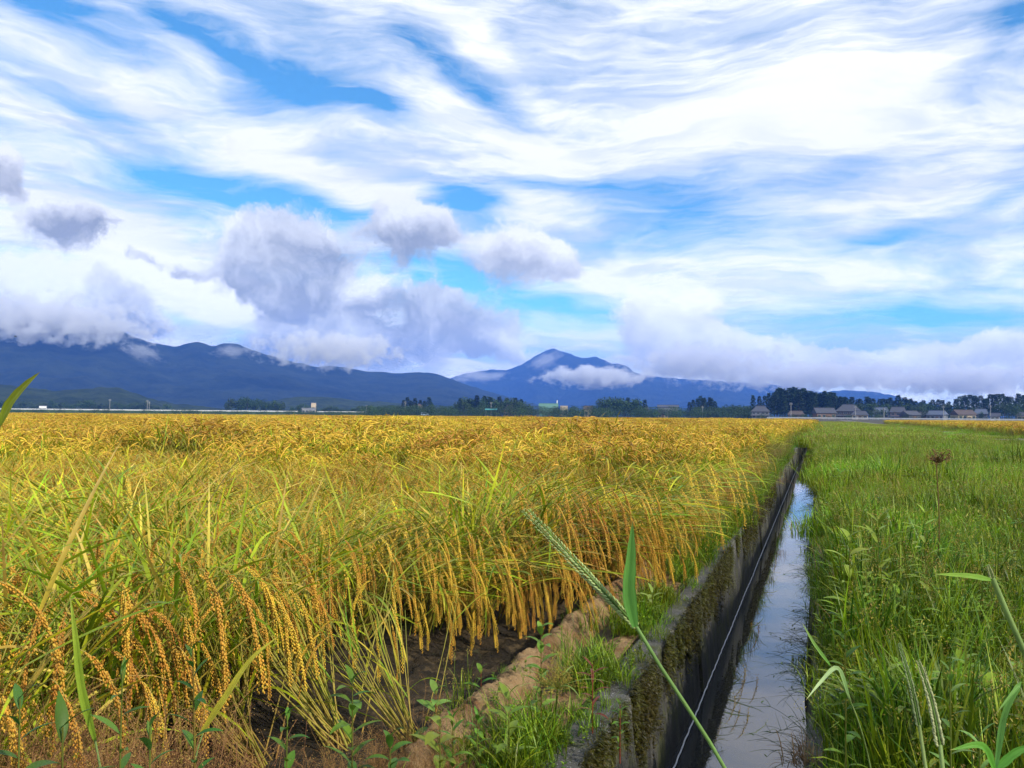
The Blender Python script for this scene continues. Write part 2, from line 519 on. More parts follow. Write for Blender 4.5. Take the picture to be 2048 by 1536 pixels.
def wall_block(length, side):
    """one precast length of canal wall, origin at its near end on the rim"""
    L = length - 0.03
    n = max(6, int(L / 0.06))
    y = np.linspace(0.006, 0.006 + L, n)
    # outline: outer foot, outer rim, inner rim, inner foot (inner face leans in towards the water)
    pts = [(-0.135, -1.0), (-0.135, -0.012), (-0.123, 0.0), (-0.012, 0.0), (0.0, -0.012), (0.012, -0.15), (0.03, -0.35), (0.045, -0.55), (0.07, -1.0)]
    P = np.array(pts)
    X = np.tile(P[:, 0], (n, 1)); Z = np.tile(P[:, 1], (n, 1)); Y = np.tile(y[:, None], (1, len(pts)))
    jit = 0.010 * (fbm(Y * 9, Z * 9 + 3, 3, int(length * 10) + 31) - 0.5)
    X = (X + jit) * side
    Z = Z + np.where(Z > -0.02, 0.008 * (fbm(Y * 6, X * 8, 3, 41) - 0.5), 0)
    V = np.stack([X, Y, Z], -1).reshape(-1, 3)
    F = grid_faces(n, len(pts))
    if side > 0: F = F[:, ::-1]
    mb = MB().add(V, F)
    k = len(pts)
    for e in (0, (n - 1) * k):        # end caps as a fan
        c = V[e:e + k].mean(0)
        mb.add(np.vstack([V[e:e + k], c]), [(i, (i + 1) % k, k) for i in range(k)])
    return mb.mesh('wall_block', [M_CONC])
for side, x0, lab in ((1, WL, 'mossy grey concrete wall lining the canal beside the clay ridge'),
                      (-1, WR, 'dark concrete wall of the canal under the overhanging weeds')):
    root = empty('canal_wall', (x0, 0.3, 0))
    tag(root, lab, 'canal wall')
    me = [wall_block(1.9, side) for _ in range(1)][0]
    for i in range(32):
        b = link('wall_block', me, root, (0.011 * side * math.sin(i * 2.3), i * 1.9 - 0.75, 0.012 * math.sin(i * 1.7)))
        b.rotation_euler = (0, 0, 0.003 * math.sin(i * 3.1))

def water_mat():
    m, n, out = new_mat('canal_water')
    tcn = n.n('ShaderNodeNewGeometry').outputs['Position']
    p = n.n('ShaderNodeBsdfPrincipled')
    p.inputs['Base Color'].default_value = (0.030, 0.033, 0.036, 1)
    p.inputs['Roughness'].default_value = 0.02
    p.inputs['IOR'].default_value = 1.75
    p.inputs['Specular IOR Level'].default_value = 0.5
    b = n.n('ShaderNodeBump'); b.inputs['Strength'].default_value = 0.05; b.inputs['Distance'].default_value = 0.01
    mp = n.n('ShaderNodeMapping'); n.t.links.new(tcn, mp.inputs[0]); mp.inputs['Scale'].default_value = (1.5, 0.6, 1)
    n.set(b.inputs['Height'], n.noise(mp.outputs[0], 4.0, 2.0, 0.5))
    n.t.links.new(b.outputs[0], p.inputs['Normal'])
    n.t.links.new(p.outputs[0], out.inputs[0])
    return m
yw = np.concatenate([np.linspace(-2, 20, 40), np.linspace(21, 60, 20)])
V = np.array([(x, y, WATER_Z) for y in yw for x in (WL + 0.02, WR - 0.02)])
o = link('water', fast_mesh('water', V, grid_faces(len(yw), 2), [water_mat()], smooth=True))
tag(o, 'still water in the canal mirroring the clouds', 'water', kind='structure')

# pale cord along the foot of the left wall
yy = np.linspace(0.5, 30, 1100)
P = np.stack([WL + 0.058 + 0.0012 * np.sin(yy * 31) + 0.010 * (fbm(yy * 1.2, yy * 0, 3, 4) - .5), yy, WATER_Z + 0.012 + 0.0018 * np.sin(yy * 47)], -1)
V, F = tube(P, 0.0042, 5)
M_CORD = surf_mat('pale_cord', (0.55, 0.56, 0.60), (0.72, 0.72, 0.74), 40, 0.7)
o = link('cord', fast_mesh('cord', V, F, [M_CORD], smooth=True))
tag(o, 'thin white cord stretched along the waterline of the mossy wall', 'cord')

# ================================================================== mountains
def forest_mat(name, c1, c2, sc=0.012):
    m, n, out = new_mat(name)
    tcn = n.n('ShaderNodeNewGeometry').outputs['Position']
    c = n.mix(n.mapr(n.noise(tcn, sc, 8.0, 0.65), 0.35, 0.65), c1, c2)
    p = n.n('ShaderNodeBsdfPrincipled'); n.set(p.inputs['Base Color'], c)
    p.inputs['Roughness'].default_value = 0.95; p.inputs['Specular IOR Level'].default_value = 0.1
    b = n.n('ShaderNodeBump'); b.inputs['Strength'].default_value = 1.0; b.inputs['Distance'].default_value = 14.0
    n.set(b.inputs['Height'], n.noise(tcn, 0.05, 6.0, 0.7))
    n.t.links.new(b.outputs[0], p.inputs['Normal'])
    n.t.links.new(p.outputs[0], out.inputs[0])
    return m
M_FOREST = forest_mat('mountain_forest', (0.006, 0.013, 0.010), (0.026, 0.036, 0.018))  # base colour lowered to stand in for cloud shadow on the slopes
M_HILL = forest_mat('hill_forest', (0.016, 0.030, 0.012), (0.040, 0.058, 0.018), 0.03)
def mountain(name, ridge_px, d_ridge, d_foot, label, seed, spur=0.55, mat=M_FOREST, bumps=6.0, n=420, m=70, base_z=-2.0, cat='mountain'):
    """a range whose crest passes those bearings and heights, with spurs running down to the plain"""
    px = np.array([p[0] for p in ridge_px], float); py = np.array([p[1] for p in ridge_px], float)
    q = np.linspace(px[0], px[-1], n)
    qy = np.interp(q, px, py)
    k = np.ones(5) / 5
    qy = np.convolve(np.pad(qy, 2, mode='edge'), k, 'valid')
    A = np.array([azel(a, b) for a, b in zip(q, qy)])
    t = np.concatenate([np.linspace(0, 1, m - 18), np.linspace(1.03, 1.6, 18)])
    TT, _ = np.meshgrid(t, q, indexing='ij')
    bear = A[:, 0][None] + 0 * TT
    dist = d_foot + (d_ridge - d_foot) * TT
    s = bear * d_ridge
    wob = (fbm(s / 900 + 3, TT * 1.5, 4, seed) - 0.5)
    topz = (CAM.z + np.tan(A[:, 1]) * d_ridge)[None]
    rid = 1 - np.abs(2 * fbm(s / 620 + 0.55 * TT, TT * 1.1 + 7, 4, seed + 3) - 1)       # spur crests
    pw = 1.15 + spur * (1.4 - 1.5 * rid)
    up = np.clip(TT, 0, 1) ** np.clip(pw, 0.6, 3)
    down = np.clip(1 - (TT - 1) * 1.4, 0, 1)
    Z = base_z + (topz - base_z) * np.where(TT <= 1, up, down)
    Z = Z + (topz - base_z) * 0.26 * (fbm(s / 300, TT * 5, 5, seed + 9) - 0.5) * np.sin(np.clip(TT, 0, 1) * math.pi)
    Z = Z + bumps * (fbm(s / 22, TT * 40, 2, seed + 5) - 0.5) * np.clip(TT * 4, 0, 1)
    dist = dist * (1 + 0.05 * wob * (1 - TT))
    X = CAM.x + np.sin(bear) * dist; Y = CAM.y + np.cos(bear) * dist
    o = link(name, fast_mesh(name, np.stack([X, Y, Z], -1).reshape(-1, 3), grid_faces(len(t), n), [mat], smooth=True))
    tag(o, label, cat, kind='structure')
    return o
mountain('mountain', [(-500, 700), (-250, 640), (-80, 640), (60, 640), (150, 645), (232, 657), (265, 674), (300, 684), (330, 690), (352, 694), (380, 684), (400, 682), (424, 694), (446, 687),
                      (470, 686), (495, 696), (530, 708), (580, 722), (640, 735), (662, 731), (692, 735), (725, 742), (790, 746), (850, 745), (872, 748), (900, 757),
                      (930, 768), (980, 784), (1030, 798), (1090, 812), (1150, 824), (1200, 829)], 3200, 2000,
         'dark blue forested mountain range falling towards the middle', 2)
mountain('mountain', [(840, 800), (880, 768), (905, 754), (935, 746), (962, 742), (985, 739), (1010, 741), (1040, 731), (1062, 718), (1078, 708), (1092, 701), (1106, 697), (1122, 702),
                      (1140, 708), (1160, 716), (1175, 717), (1190, 713), (1205, 718), (1222, 726), (1245, 738), (1290, 750), (1340, 756), (1400, 760), (1452, 763), (1485, 764), (1516, 766), (1550, 770),
                      (1620, 780), (1700, 796), (1800, 814), (1900, 832)], 6000, 4700,
         'pale blue peaked mountain ringed with mist', 5, bumps=10)
mountain('mountain', [(1120, 790), (1165, 760), (1190, 738), (1210, 729), (1235, 726), (1252, 731), (1268, 744), (1300, 760), (1350, 768), (1400, 768), (1432, 762), (1450, 768), (1480, 781),
                      (1510, 791), (1560, 800), (1640, 812), (1720, 830)], 5300, 3900,
         'rounded blue shoulder in front of the pale peak', 8, bumps=8)
mountain('mountain', [(1480, 818), (1540, 800), (1600, 788), (1650, 783), (1700, 780), (1750, 784), (1790, 792), (1830, 804), (1900, 814), (1990, 822), (2100, 828), (2250, 830), (2400, 832)], 5700, 4600,
         'low faint blue ridge beyond the cedar wood', 13, bumps=8)
# nearer wooded hills on the left
mountain('hill', [(-420, 772), (-200, 764), (0, 769), (60, 776), (110, 782), (150, 779), (200, 775), (240, 777), (270, 786), (300, 797), (330, 806), (380, 812), (450, 818), (520, 826)], 1350, 900,
         'low dark wooded hill at the foot of the blue range', 23, 0.3, M_HILL, 8.0, 300, 50, cat='hill')
mountain('hill', [(430, 824), (500, 812), (560, 800), (600, 795), (640, 793), (680, 796), (720, 801), (780, 806), (840, 812), (900, 822)], 1550, 1200,
         'small wooded rise behind the far roadside houses', 27, 0.3, M_HILL, 8.0, 200, 40, cat='hill')

# ------------------------------------------------------------------ air
m, n, out = new_mat('air')
pv = n.n('ShaderNodeVolumePrincipled')
pv.inputs['Color'].default_value = (0.11, 0.31, 1.0, 1)
pv.inputs['Density'].default_value = 1.6e-4
pv.inputs['Anisotropy'].default_value = 0.0
n.t.links.new(pv.outputs[0], out.inputs['Volume'])
mb = MB().box((0, 3300, 262), (14000, 7100, 530))
o = link('haze', mb.mesh('haze', [m]))
tag(o, 'thin blue air over the whole plain', 'haze', kind='stuff')

# ================================================================== plants
def U(a, b, n=None):
    return rng.uniform(a, b, n)
def lerp3(a, b, t):
    a, b = np.asarray(a, float), np.asarray(b, float)
    return a + (b - a) * np.asarray(t)[..., None]
def curve_paths(base, azm, th0, bend, length, segs, p=1.4, drift=None):
    """n stems: paths (n,segs+1,3) and tilt angles; tilt th0 at the foot, th0+bend at the tip"""
    base = np.atleast_2d(np.asarray(base, float)); n = len(base)
    azm, th0, bend, length = [np.broadcast_to(np.asarray(x, float), (n,)) for x in (azm, th0, bend, length)]
    s = (np.arange(segs) + 0.5) / segs
    th = th0[:, None] + bend[:, None] * s[None] ** p
    a = azm[:, None] + (0 if drift is None else np.broadcast_to(np.asarray(drift), (n,))[:, None] * s[None])
    d = np.stack([np.sin(th) * np.cos(a), np.sin(th) * np.sin(a), np.cos(th)], -1) * (length / segs)[:, None, None]
    P = np.concatenate([np.zeros((n, 1, 3)), np.cumsum(d, 1)], 1) + base[:, None]
    return P, th0 + bend
def ribbons(base, azm, th0, bend, length, width, segs=6, p=1.4, c0=(.1, .2, .03), c1=(.3, .3, .05), drift=None, twist=0.0, fold=0.0, prof='blade', cpow=1.0):
    P, _ = curve_paths(base, azm, th0, bend, length, segs, p, drift)
    n = len(P)
    width = np.broadcast_to(np.asarray(width, float), (n,))
    s = np.linspace(0, 1, segs + 1)
    if prof == 'blade':
        w = np.minimum(1, 0.45 + 3.0 * s) * (1 - s ** 2.6) + 0.02
    elif prof == 'oval':
        w = np.sin(np.clip(s, 0.02, 0.985) * math.pi) ** 0.8 * (1.12 - 0.35 * s)
    else:
        w = np.ones_like(s) * (1 - 0.5 * s)
    T = np.gradient(P, axis=1)
    T /= np.linalg.norm(T, axis=2, keepdims=True) + 1e-9
    azm = np.broadcast_to(np.asarray(azm, float), (n,))
    side = np.stack([-np.sin(azm), np.cos(azm), np.zeros(n)], -1)[:, None] + 0 * P
    nor = np.cross(T, side)
    tw = np.broadcast_to(np.asarray(twist, float), (n,))[:, None] * (0.3 + 0.7 * s[None])
    side = side * np.cos(tw)[..., None] + nor * np.sin(tw)[..., None]
    nor = np.cross(T, side)
    h = (width[:, None] * w[None] * 0.5)[..., None]
    cc0 = np.broadcast_to(np.asarray(c0, float), (n, 3)); cc1 = np.broadcast_to(np.asarray(c1, float), (n, 3))
    C = cc0[:, None] + (cc1 - cc0)[:, None] * (s ** cpow)[None, :, None]
    if fold:
        V = np.stack([P - side * h + nor * h * fold, P, P + side * h + nor * h * fold], 2)
        k = 3
    else:
        V = np.stack([P - side * h, P + side * h], 2)
        k = 2
    C = np.repeat(C[:, :, None], k, 2)
    i = (np.arange(n)[:, None] * (segs + 1) + np.arange(segs)[None]).reshape(-1) * k
    F = np.concatenate([np.stack([i + j, i + j + 1, i + k + j + 1, i + k + j], -1) for j in range(k - 1)])
    return V.reshape(-1, 3), F, C.reshape(-1, 3)
def tubes(P, r0, r1, k=3, c0=(.3, .3, .05), c1=(.3, .3, .05)):
    """n stems from paths (n,s,3)"""
    n, s, _ = P.shape
    T = np.gradient(P, axis=1); T /= np.linalg.norm(T, axis=2, keepdims=True) + 1e-9
    ref = np.where(np.abs(T[..., 2:3]) > 0.8, np.array([1.0, 0.1, 0.0]), np.array([0.0, 0.1, 1.0]))
    A = np.cross(T, ref); A /= np.linalg.norm(A, axis=2, keepdims=True) + 1e-9
    B_ = np.cross(T, A)
    t = np.linspace(0, 1, s)
    r0 = np.broadcast_to(np.asarray(r0, float), (n,)); r1 = np.broadcast_to(np.asarray(r1, float), (n,))
    r = r0[:, None] + (r1 - r0)[:, None] * t[None]
    a = np.arange(k) * 2 * math.pi / k
    V = P[:, :, None] + r[:, :, None, None] * (A[:, :, None] * np.cos(a)[None, None, :, None] + B_[:, :, None] * np.sin(a)[None, None, :, None])
    c0 = np.broadcast_to(np.asarray(c0, float), (n, 3)); c1 = np.broadcast_to(np.asarray(c1, float), (n, 3))
    C = np.repeat((c0[:, None] + (c1 - c0)[:, None] * t[None, :, None])[:, :, None], k, 2)
    i = (np.arange(n)[:, None] * s + np.arange(s - 1)[None]).reshape(-1, 1) * k
    j = np.arange(k)[None]
    F = np.stack([i + j, i + (j + 1) % k, i + k + (j + 1) % k, i + k + j], -1).reshape(-1, 4)
    return V.reshape(-1, 3), F, C.reshape(-1, 3)
def spindles(C0, D_, L, Wd, col, k=5):
    """n seeds: centre, direction, length, width"""
    n = len(C0)
    D_ = D_ / (np.linalg.norm(D_, axis=1, keepdims=True) + 1e-9)
    ref = np.where(np.abs(D_[:, 2:3]) > 0.8, np.array([1.0, 0.1, 0.0]), np.array([0.0, 0.1, 1.0]))
    A = np.cross(D_, ref); A /= np.linalg.norm(A, axis=1, keepdims=True); B_ = np.cross(D_, A)
    L = np.broadcast_to(np.asarray(L, float), (n,)); Wd = np.broadcast_to(np.asarray(Wd, float), (n,))
    a = np.arange(k) * 2 * math.pi / k
    ring = A[:, None] * np.cos(a)[None, :, None] + B_[:, None] * np.sin(a)[None, :, None]
    if k <= 4:
        V = np.concatenate([(C0 - D_ * (L / 2)[:, None])[:, None], C0[:, None] + ring * (Wd / 2)[:, None, None], (C0 + D_ * (L / 2)[:, None])[:, None]], 1)
        f = [(0, 1 + (j + 1) % k, 1 + j) for j in range(k)] + [(k + 1, 1 + j, 1 + (j + 1) % k) for j in range(k)]
        m = k + 2
    else:
        q1 = C0[:, None] - (D_ * (L * .2)[:, None])[:, None] + ring * (Wd * .5)[:, None, None]
        q2 = C0[:, None] + (D_ * (L * .22)[:, None])[:, None] + ring * (Wd * .42)[:, None, None]
        V = np.concatenate([(C0 - D_ * (L / 2)[:, None])[:, None], q1, q2, (C0 + D_ * (L / 2)[:, None])[:, None]], 1)
        f = [(0, 1 + (j + 1) % k, 1 + j) for j in range(k)]
        for j in range(k):
            a_, b_, c_, d_ = 1 + j, 1 + (j + 1) % k, 1 + k + (j + 1) % k, 1 + k + j
            f += [(a_, b_, c_), (a_, c_, d_)]
        f += [(2 * k + 1, 1 + k + j, 1 + k + (j + 1) % k) for j in range(k)]
        m = 2 * k + 2
    F = (np.array(f)[None] + (np.arange(n) * m)[:, None, None]).reshape(-1, 3)
    C = np.repeat(np.broadcast_to(np.asarray(col, float), (n, 3))[:, None], m, 1)
    return V.reshape(-1, 3), F, C.reshape(-1, 3)

# ------------------------------------------------------------------ rice
STRAW, GOLD, LIME, GREEN = (0.60, 0.44, 0.12), (0.66, 0.50, 0.030), (0.45, 0.51, 0.018), (0.12, 0.24, 0.014)
def leaf_cols(n, young=0.35):
    t = rng.random(n)
    base = lerp3(GREEN, LIME, t ** 1.3)
    tip = lerp3(LIME, GOLD, np.clip(rng.random(n) * 1.3, 0, 1))
    g = rng.random(n) < young
    tip[g] = lerp3(GREEN, LIME, rng.random(g.sum()))
    d = rng.random(n) < 0.16
    tip[d] = np.array(STRAW) * U(0.8, 1.2, d.sum())[:, None]
    base[d] = np.array(GOLD) * 0.8
    k = U(0.75, 1.15, n)[:, None]
    return base * k, tip * k
def panicle_geo(th0, length=0.20, grains=95, k=5, bend=None, seed=0, gl=0.0078, gw=0.0042, tone=(0.60, 0.285, 0.035)):
    """a nodding head: starts at the origin tilted th0 from upright towards +x and hangs"""
    r = np.random.default_rng(seed)
    b = (math.pi * 0.97 - th0) if bend is None else bend
    P, _ = curve_paths([(0, 0, 0)], 0.0, th0, b, length, 18, 0.30, drift=r.uniform(-.5, .5))
    P = P[0]
    g = MB()
    g.add(*tubes(P[None], 0.0011, 0.0005, 3, (0.45, 0.36, 0.08), (0.45, 0.33, 0.08)))
    T = np.gradient(P, axis=0); T /= np.linalg.norm(T, axis=1, keepdims=True)
    nb = 9
    per = max(3, grains // (nb + 1))
    cs, ds = [], []
    for b_ in range(nb + 1):                       # short branches strung with grain, and the tip
        s0 = 0.10 + 0.80 * b_ / nb
        q = s0 * 18; i0 = min(int(q), 17)
        st_ = P[i0] + (P[i0 + 1] - P[i0]) * (q - i0)
        off = r.normal(size=3); off /= np.linalg.norm(off)
        L_ = length * r.uniform(.22, .40) * (1.0 if b_ < nb else .8)
        tt = np.linspace(0.08, 1, per)
        d0 = T[i0] * .95 + off * .20
        pts_ = st_ + d0[None] * (tt * L_)[:, None] * .8 + np.array([0, 0, -1.0])[None] * (tt ** 1.6 * L_ * .55)[:, None]
        dd = np.gradient(pts_, axis=0); dd /= np.linalg.norm(dd, axis=1, keepdims=True)
        sd = np.cross(dd, r.normal(size=3)); sd /= np.linalg.norm(sd, axis=1, keepdims=True)
        sg = np.where(np.arange(per) % 2 == 0, 1, -1)[:, None]
        cs.append(pts_ + sd * sg * gw * .45); ds.append(dd + sd * sg * .35)
    c = np.concatenate(cs); gd = np.concatenate(ds); grains = len(c)
    col = np.array(tone)[None] * r.uniform(0.70, 1.2, grains)[:, None]
    col = col + (np.array([0.60, 0.42, 0.05]) - col) * (r.random(grains) ** 1.5)[:, None] * 0.8
    g.add(*spindles(c, gd, gl * r.uniform(0.9, 1.15, grains), gw * r.uniform(0.85, 1.15, grains), col, k))
    return g
PAN_TH = [0.5, 0.8, 1.1, 1.4, 1.7]
pan_hi = {}
pan_lo = {}
for i, th in enumerate(PAN_TH):
    for v in range(2):
        ln = (0.21, 0.27)[v]
        pan_hi[i, v] = panicle_geo(th, ln, 170 + 30 * v, 5, seed=i * 7 + v, gl=0.0082, gw=0.0045).mesh('panicle', [M_GRAIN], smooth=True)
        pan_lo[i, v] = panicle_geo(th, ln, 60, 3, seed=i * 7 + v, gl=0.0125, gw=0.0070, tone=(0.60, 0.33, 0.04))

def rice_spec(lean=0.12, lean_az=None, height=0.70, culms=13, leaves=16, spread=0.05, young=0.35, arch=0.55, seed=0, nod=1.0, splay=0.0, s1=0.97, lk=1.0):
    """positions of the culms, leaves and heads of one rice hill (foot at the origin)"""
    a = U(0, 2 * math.pi, culms)
    base = np.stack([np.cos(a), np.sin(a), 0 * a], -1) * (spread * np.sqrt(rng.random(culms)))[:, None]
    if lean_az is None:
        la = a + U(-0.6, 0.6, culms)
    else:
        la = lean_az + rng.normal(0, 0.32 + splay, culms)
    th0 = np.abs(rng.normal(lean, 0.07 + 0.05 * lean, culms))
    bd = arch * U(0.5, 1.35, culms)
    ln = height * U(0.86, 1.12, culms)
    P, the = curve_paths(base, la, th0, bd, ln, 9, 2.0)
    L = dict(base=[], az=[], th=[], bend=[], len=[], wid=[])
    for i in range(leaves):
        c = i % culms
        s = U(0.15, s1)
        q = s * 9; i0 = min(int(q), 8); fr = q - i0
        pos = P[c, i0] * (1 - fr) + P[c, i0 + 1] * fr
        L['base'].append(pos)
        L['az'].append(la[c] + rng.normal(0, 0.9 if lean < 0.4 else 0.55))
        L['th'].append(min(1.5, th0[c] + bd[c] * s ** 2 + U(0.05, 0.55)))
        L['bend'].append(U(0.0, 0.7) if rng.random() < 0.85 else U(1.0, 2.0))
        L['len'].append(U(0.28, 0.55) * lk)
        L['wid'].append(U(0.009, 0.0145))
    heads = []
    for c in range(culms):
        if rng.random() < 0.92 * nod:
            t = the[c]
            i = int(np.argmin(np.abs(np.array(PAN_TH) - t)))
            heads.append((P[c, -1], la[c], i, int(rng.integers(2)), U(0.85, 1.12)))
    return P, {k: np.array(v) for k, v in L.items()}, heads, young
def rice_stalks(P):
    n = len(P)
    k = rng.random(n)
    c0 = lerp3((0.46, 0.27, 0.07), (0.34, 0.34, 0.04), k); c1 = lerp3((0.30, 0.34, 0.05), (0.44, 0.38, 0.06), k)
    return tubes(P, 0.0036, 0.0015, 5, c0, c1)
def rice_leaves(L, young, segs=9, fold=0.35, sel=slice(None), wk=1.0):
    n = len(L['az'][sel])
    c0, c1 = leaf_cols(n, young)
    return ribbons(L['base'][sel], L['az'][sel], L['th'][sel], L['bend'][sel], L['len'][sel], L['wid'][sel] * wk, segs, 1.5, c0, c1, U(-.5, .5, n), U(-1.1, 1.1, n), fold)
def rot_geo(g, azm, sc, pos):
    c, s = math.cos(azm), math.sin(azm)
    V = np.concatenate(g.V) * sc
    V = np.stack([V[:, 0] * c - V[:, 1] * s, V[:, 0] * s + V[:, 1] * c, V[:, 2]], -1) + np.asarray(pos)
    return V
def put_geo(mb, g, azm, sc, pos):
    off = mb.n
    V = rot_geo(g, azm, sc, pos)
    mb.V.append(V); mb.C.append(np.concatenate(g.C)); mb.n += len(V)
    for F in g.F3 + g.F4:
        (mb.F3 if F.shape[1] == 3 else mb.F4).append(F + off)
class Hill:
    """meshes for one kind of rice hill, shared by its copies"""
    def __init__(self, **kw):
        P, L, heads, young = rice_spec(**kw)
        self.stalks = MB().add(*rice_stalks(P)).mesh('stalks', [M_RICE], smooth=True)
        self.leaf = []
        for i in range(len(L['az'])):
            # every leaf its own mesh, origin at its sheath
            V, F, C = rice_leaves(L, young, sel=slice(i, i + 1))
            self.leaf.append((L['base'][i], fast_mesh('leaf', V - L['base'][i], F, [M_RICE], C, True)))
        self.heads = heads
        mb = MB().add(*rice_leaves(L, young, 7, 0.0, wk=1.05))
        self.leaves = mb.mesh('leaves', [M_RICE], smooth=True)
        pb = MB()
        for pos, a, i, v, sc in heads:
            put_geo(pb, pan_lo[i, v], a, sc, pos)
        self.panicles = pb.mesh('panicles', [M_GRAIN]) if heads else None
        al = MB().add(*rice_stalks(P[:, ::2])).add(*rice_leaves(L, young, 6, 0.0, wk=1.1))
        for pos, a, i, v, sc in heads:
            put_geo(al, pan_lo[i, v], a, sc, pos)
        self.joined = al.mesh('hill', [M_RICE])
    def build(self, loc, rotz, sc, label, group=None, full=True):
        r = empty('rice_plant', loc, rotz)
        r.scale = (sc, sc, sc)
        tag(r, label, 'rice plant', group)
        link('stalks', self.stalks, r)
        if full:
            for p, me in self.leaf:
                link('leaf', me, r, p)
            for pos, a, i, v, s in self.heads:
                o = link('panicle', pan_hi[i, v], r, pos, a)
                o.scale = (s, s, s)
        else:
            tag(link('leaves', self.leaves, r), kind='stuff')
            if self.panicles: tag(link('panicles', self.panicles, r), kind='stuff')
        return r
# upright hills; hills that lean out over the mud towards the canal; nodding far ones
up_h = [Hill(lean=0.15, height=U(0.60, 0.72), culms=17, leaves=34, arch=0.75, young=0.75, nod=.68) for i in range(5)]
up_y = [Hill(lean=0.22, height=U(0.58, 0.66), culms=16, leaves=20, arch=0.95, young=0.15, s1=.80, lk=.82) for i in range(5)]
lodge = [Hill(lean=0.45, lean_az=-0.35, height=U(0.70, 0.82), culms=16, leaves=25, arch=1.25, young=0.4, spread=0.07) for i in range(6)]
splayed = Hill(lean=0.80, lean_az=math.pi * 0.92, height=0.85, culms=30, leaves=34, arch=-0.35, young=0.3, spread=0.07, splay=0.22, nod=0.35)

def in_view(x, y, margin=0.25):
    d = x * CF.x + y * CF.y
    u = x * CR.x + y * CR.y
    return d > 0.3 and abs(u) < d * (0.62 + margin * 0.3) + margin
# rows of hills
hills = []
for ix in range(0, 60):
    for iy in range(0, 80):
        x = -1.52 - ix * 0.27 + rng.normal(0, 0.025)
        y = 1.35 + iy * 0.19 + rng.normal(0, 0.03)
        if y < 3.25 and x > -1.85: continue
        if y < 1.75 and x > -1.55: continue
        if x > -2.1 and 2.85 < y < 4.2: continue
        if x > -1.70 and y < 5.2: continue
        d = x * CF.x + y * CF.y
        if d > 14.5 or d < 1.3 or not in_view(x, y): continue
        if rng.random() < (0.16 if d > 2.6 else 0.05): continue          # gaps in the rows
        hills.append((d, x, y, ix, iy))
hills.sort()
def tussock(x, y):
    return math.exp(-(((x + 2.05) / 0.38) ** 2 + ((y - 5.15) / 0.45) ** 2))
def hill_kind(x, y):
    if tussock(x, y) > .45: return up_h[int(rng.integers(5))], U(0, 6.28)
    edge = x > -2.45 and y > 3.6
    if edge: return lodge[int(rng.integers(6))], rng.normal(0, 0.38)
    if y > 4.5 or x < -4.5: return up_y[int(rng.integers(5))], U(0, 6.28)
    return up_h[int(rng.integers(5))], U(0, 6.28)
def hill_scale(x, y):
    s = 1.06 + 0.40 * (fbm(x * 1.1, y * 1.1, 3, 51) - 0.5) * 2
    # a taller tussock stands up near the open corner
    s += 0.26 * tussock(x, y)
    return float(s) * U(0.90, 1.08)
def nth(n):
    return '%d%s' % (n, 'th' if 10 < n % 100 < 14 else {1: 'st', 2: 'nd', 3: 'rd'}.get(n % 10, 'th'))
FULL_N, IND_N = 64, 290
inst = []
for i, (d, x, y, ix, iy) in enumerate(hills):
    H, rz = hill_kind(x, y)
    sc = hill_scale(x, y)
    z = MUD_Z + 0.005
    if i < IND_N:
        edge = H in lodge
        where = '%s row back, %s column in from canal' % (nth(iy + 1), nth(ix + 1))
        if edge:
            lab, grp = 'golden rice plant bowed towards the canal, ' + where, 'rice plants bowed over at the paddy edge'
        elif i < FULL_N:
            lab, grp = 'green-gold rice plant with hanging heads, ' + where, 'rice plants in the front rows'
        else:
            lab, grp = 'ripening rice plant within the paddy, ' + where, 'rice plants further back in the paddy'
        H.build((x, y, z), rz, sc, lab, grp, i < FULL_N or (edge and i < 190))
    else:
        inst.append((x, y, z, rz, sc, (up_h + up_y + lodge).index(H)))
for (px, py, k, lab) in ((690, 1500, .95, 'rice clump splayed out flat with bare yellow stalks behind the tall leafy weed'), (835, 1500, .72, 'rice clump fanned out low with bare stalks at the edge of the mud'),
                         (520, 1540, .9, 'rice clump with spread stalks rising from the brown grass')):
    p0 = onz(px, py, MUD_Z)
    splayed.build((p0.x, p0.y, MUD_Z), (690 - px) * .0006, k, lab)

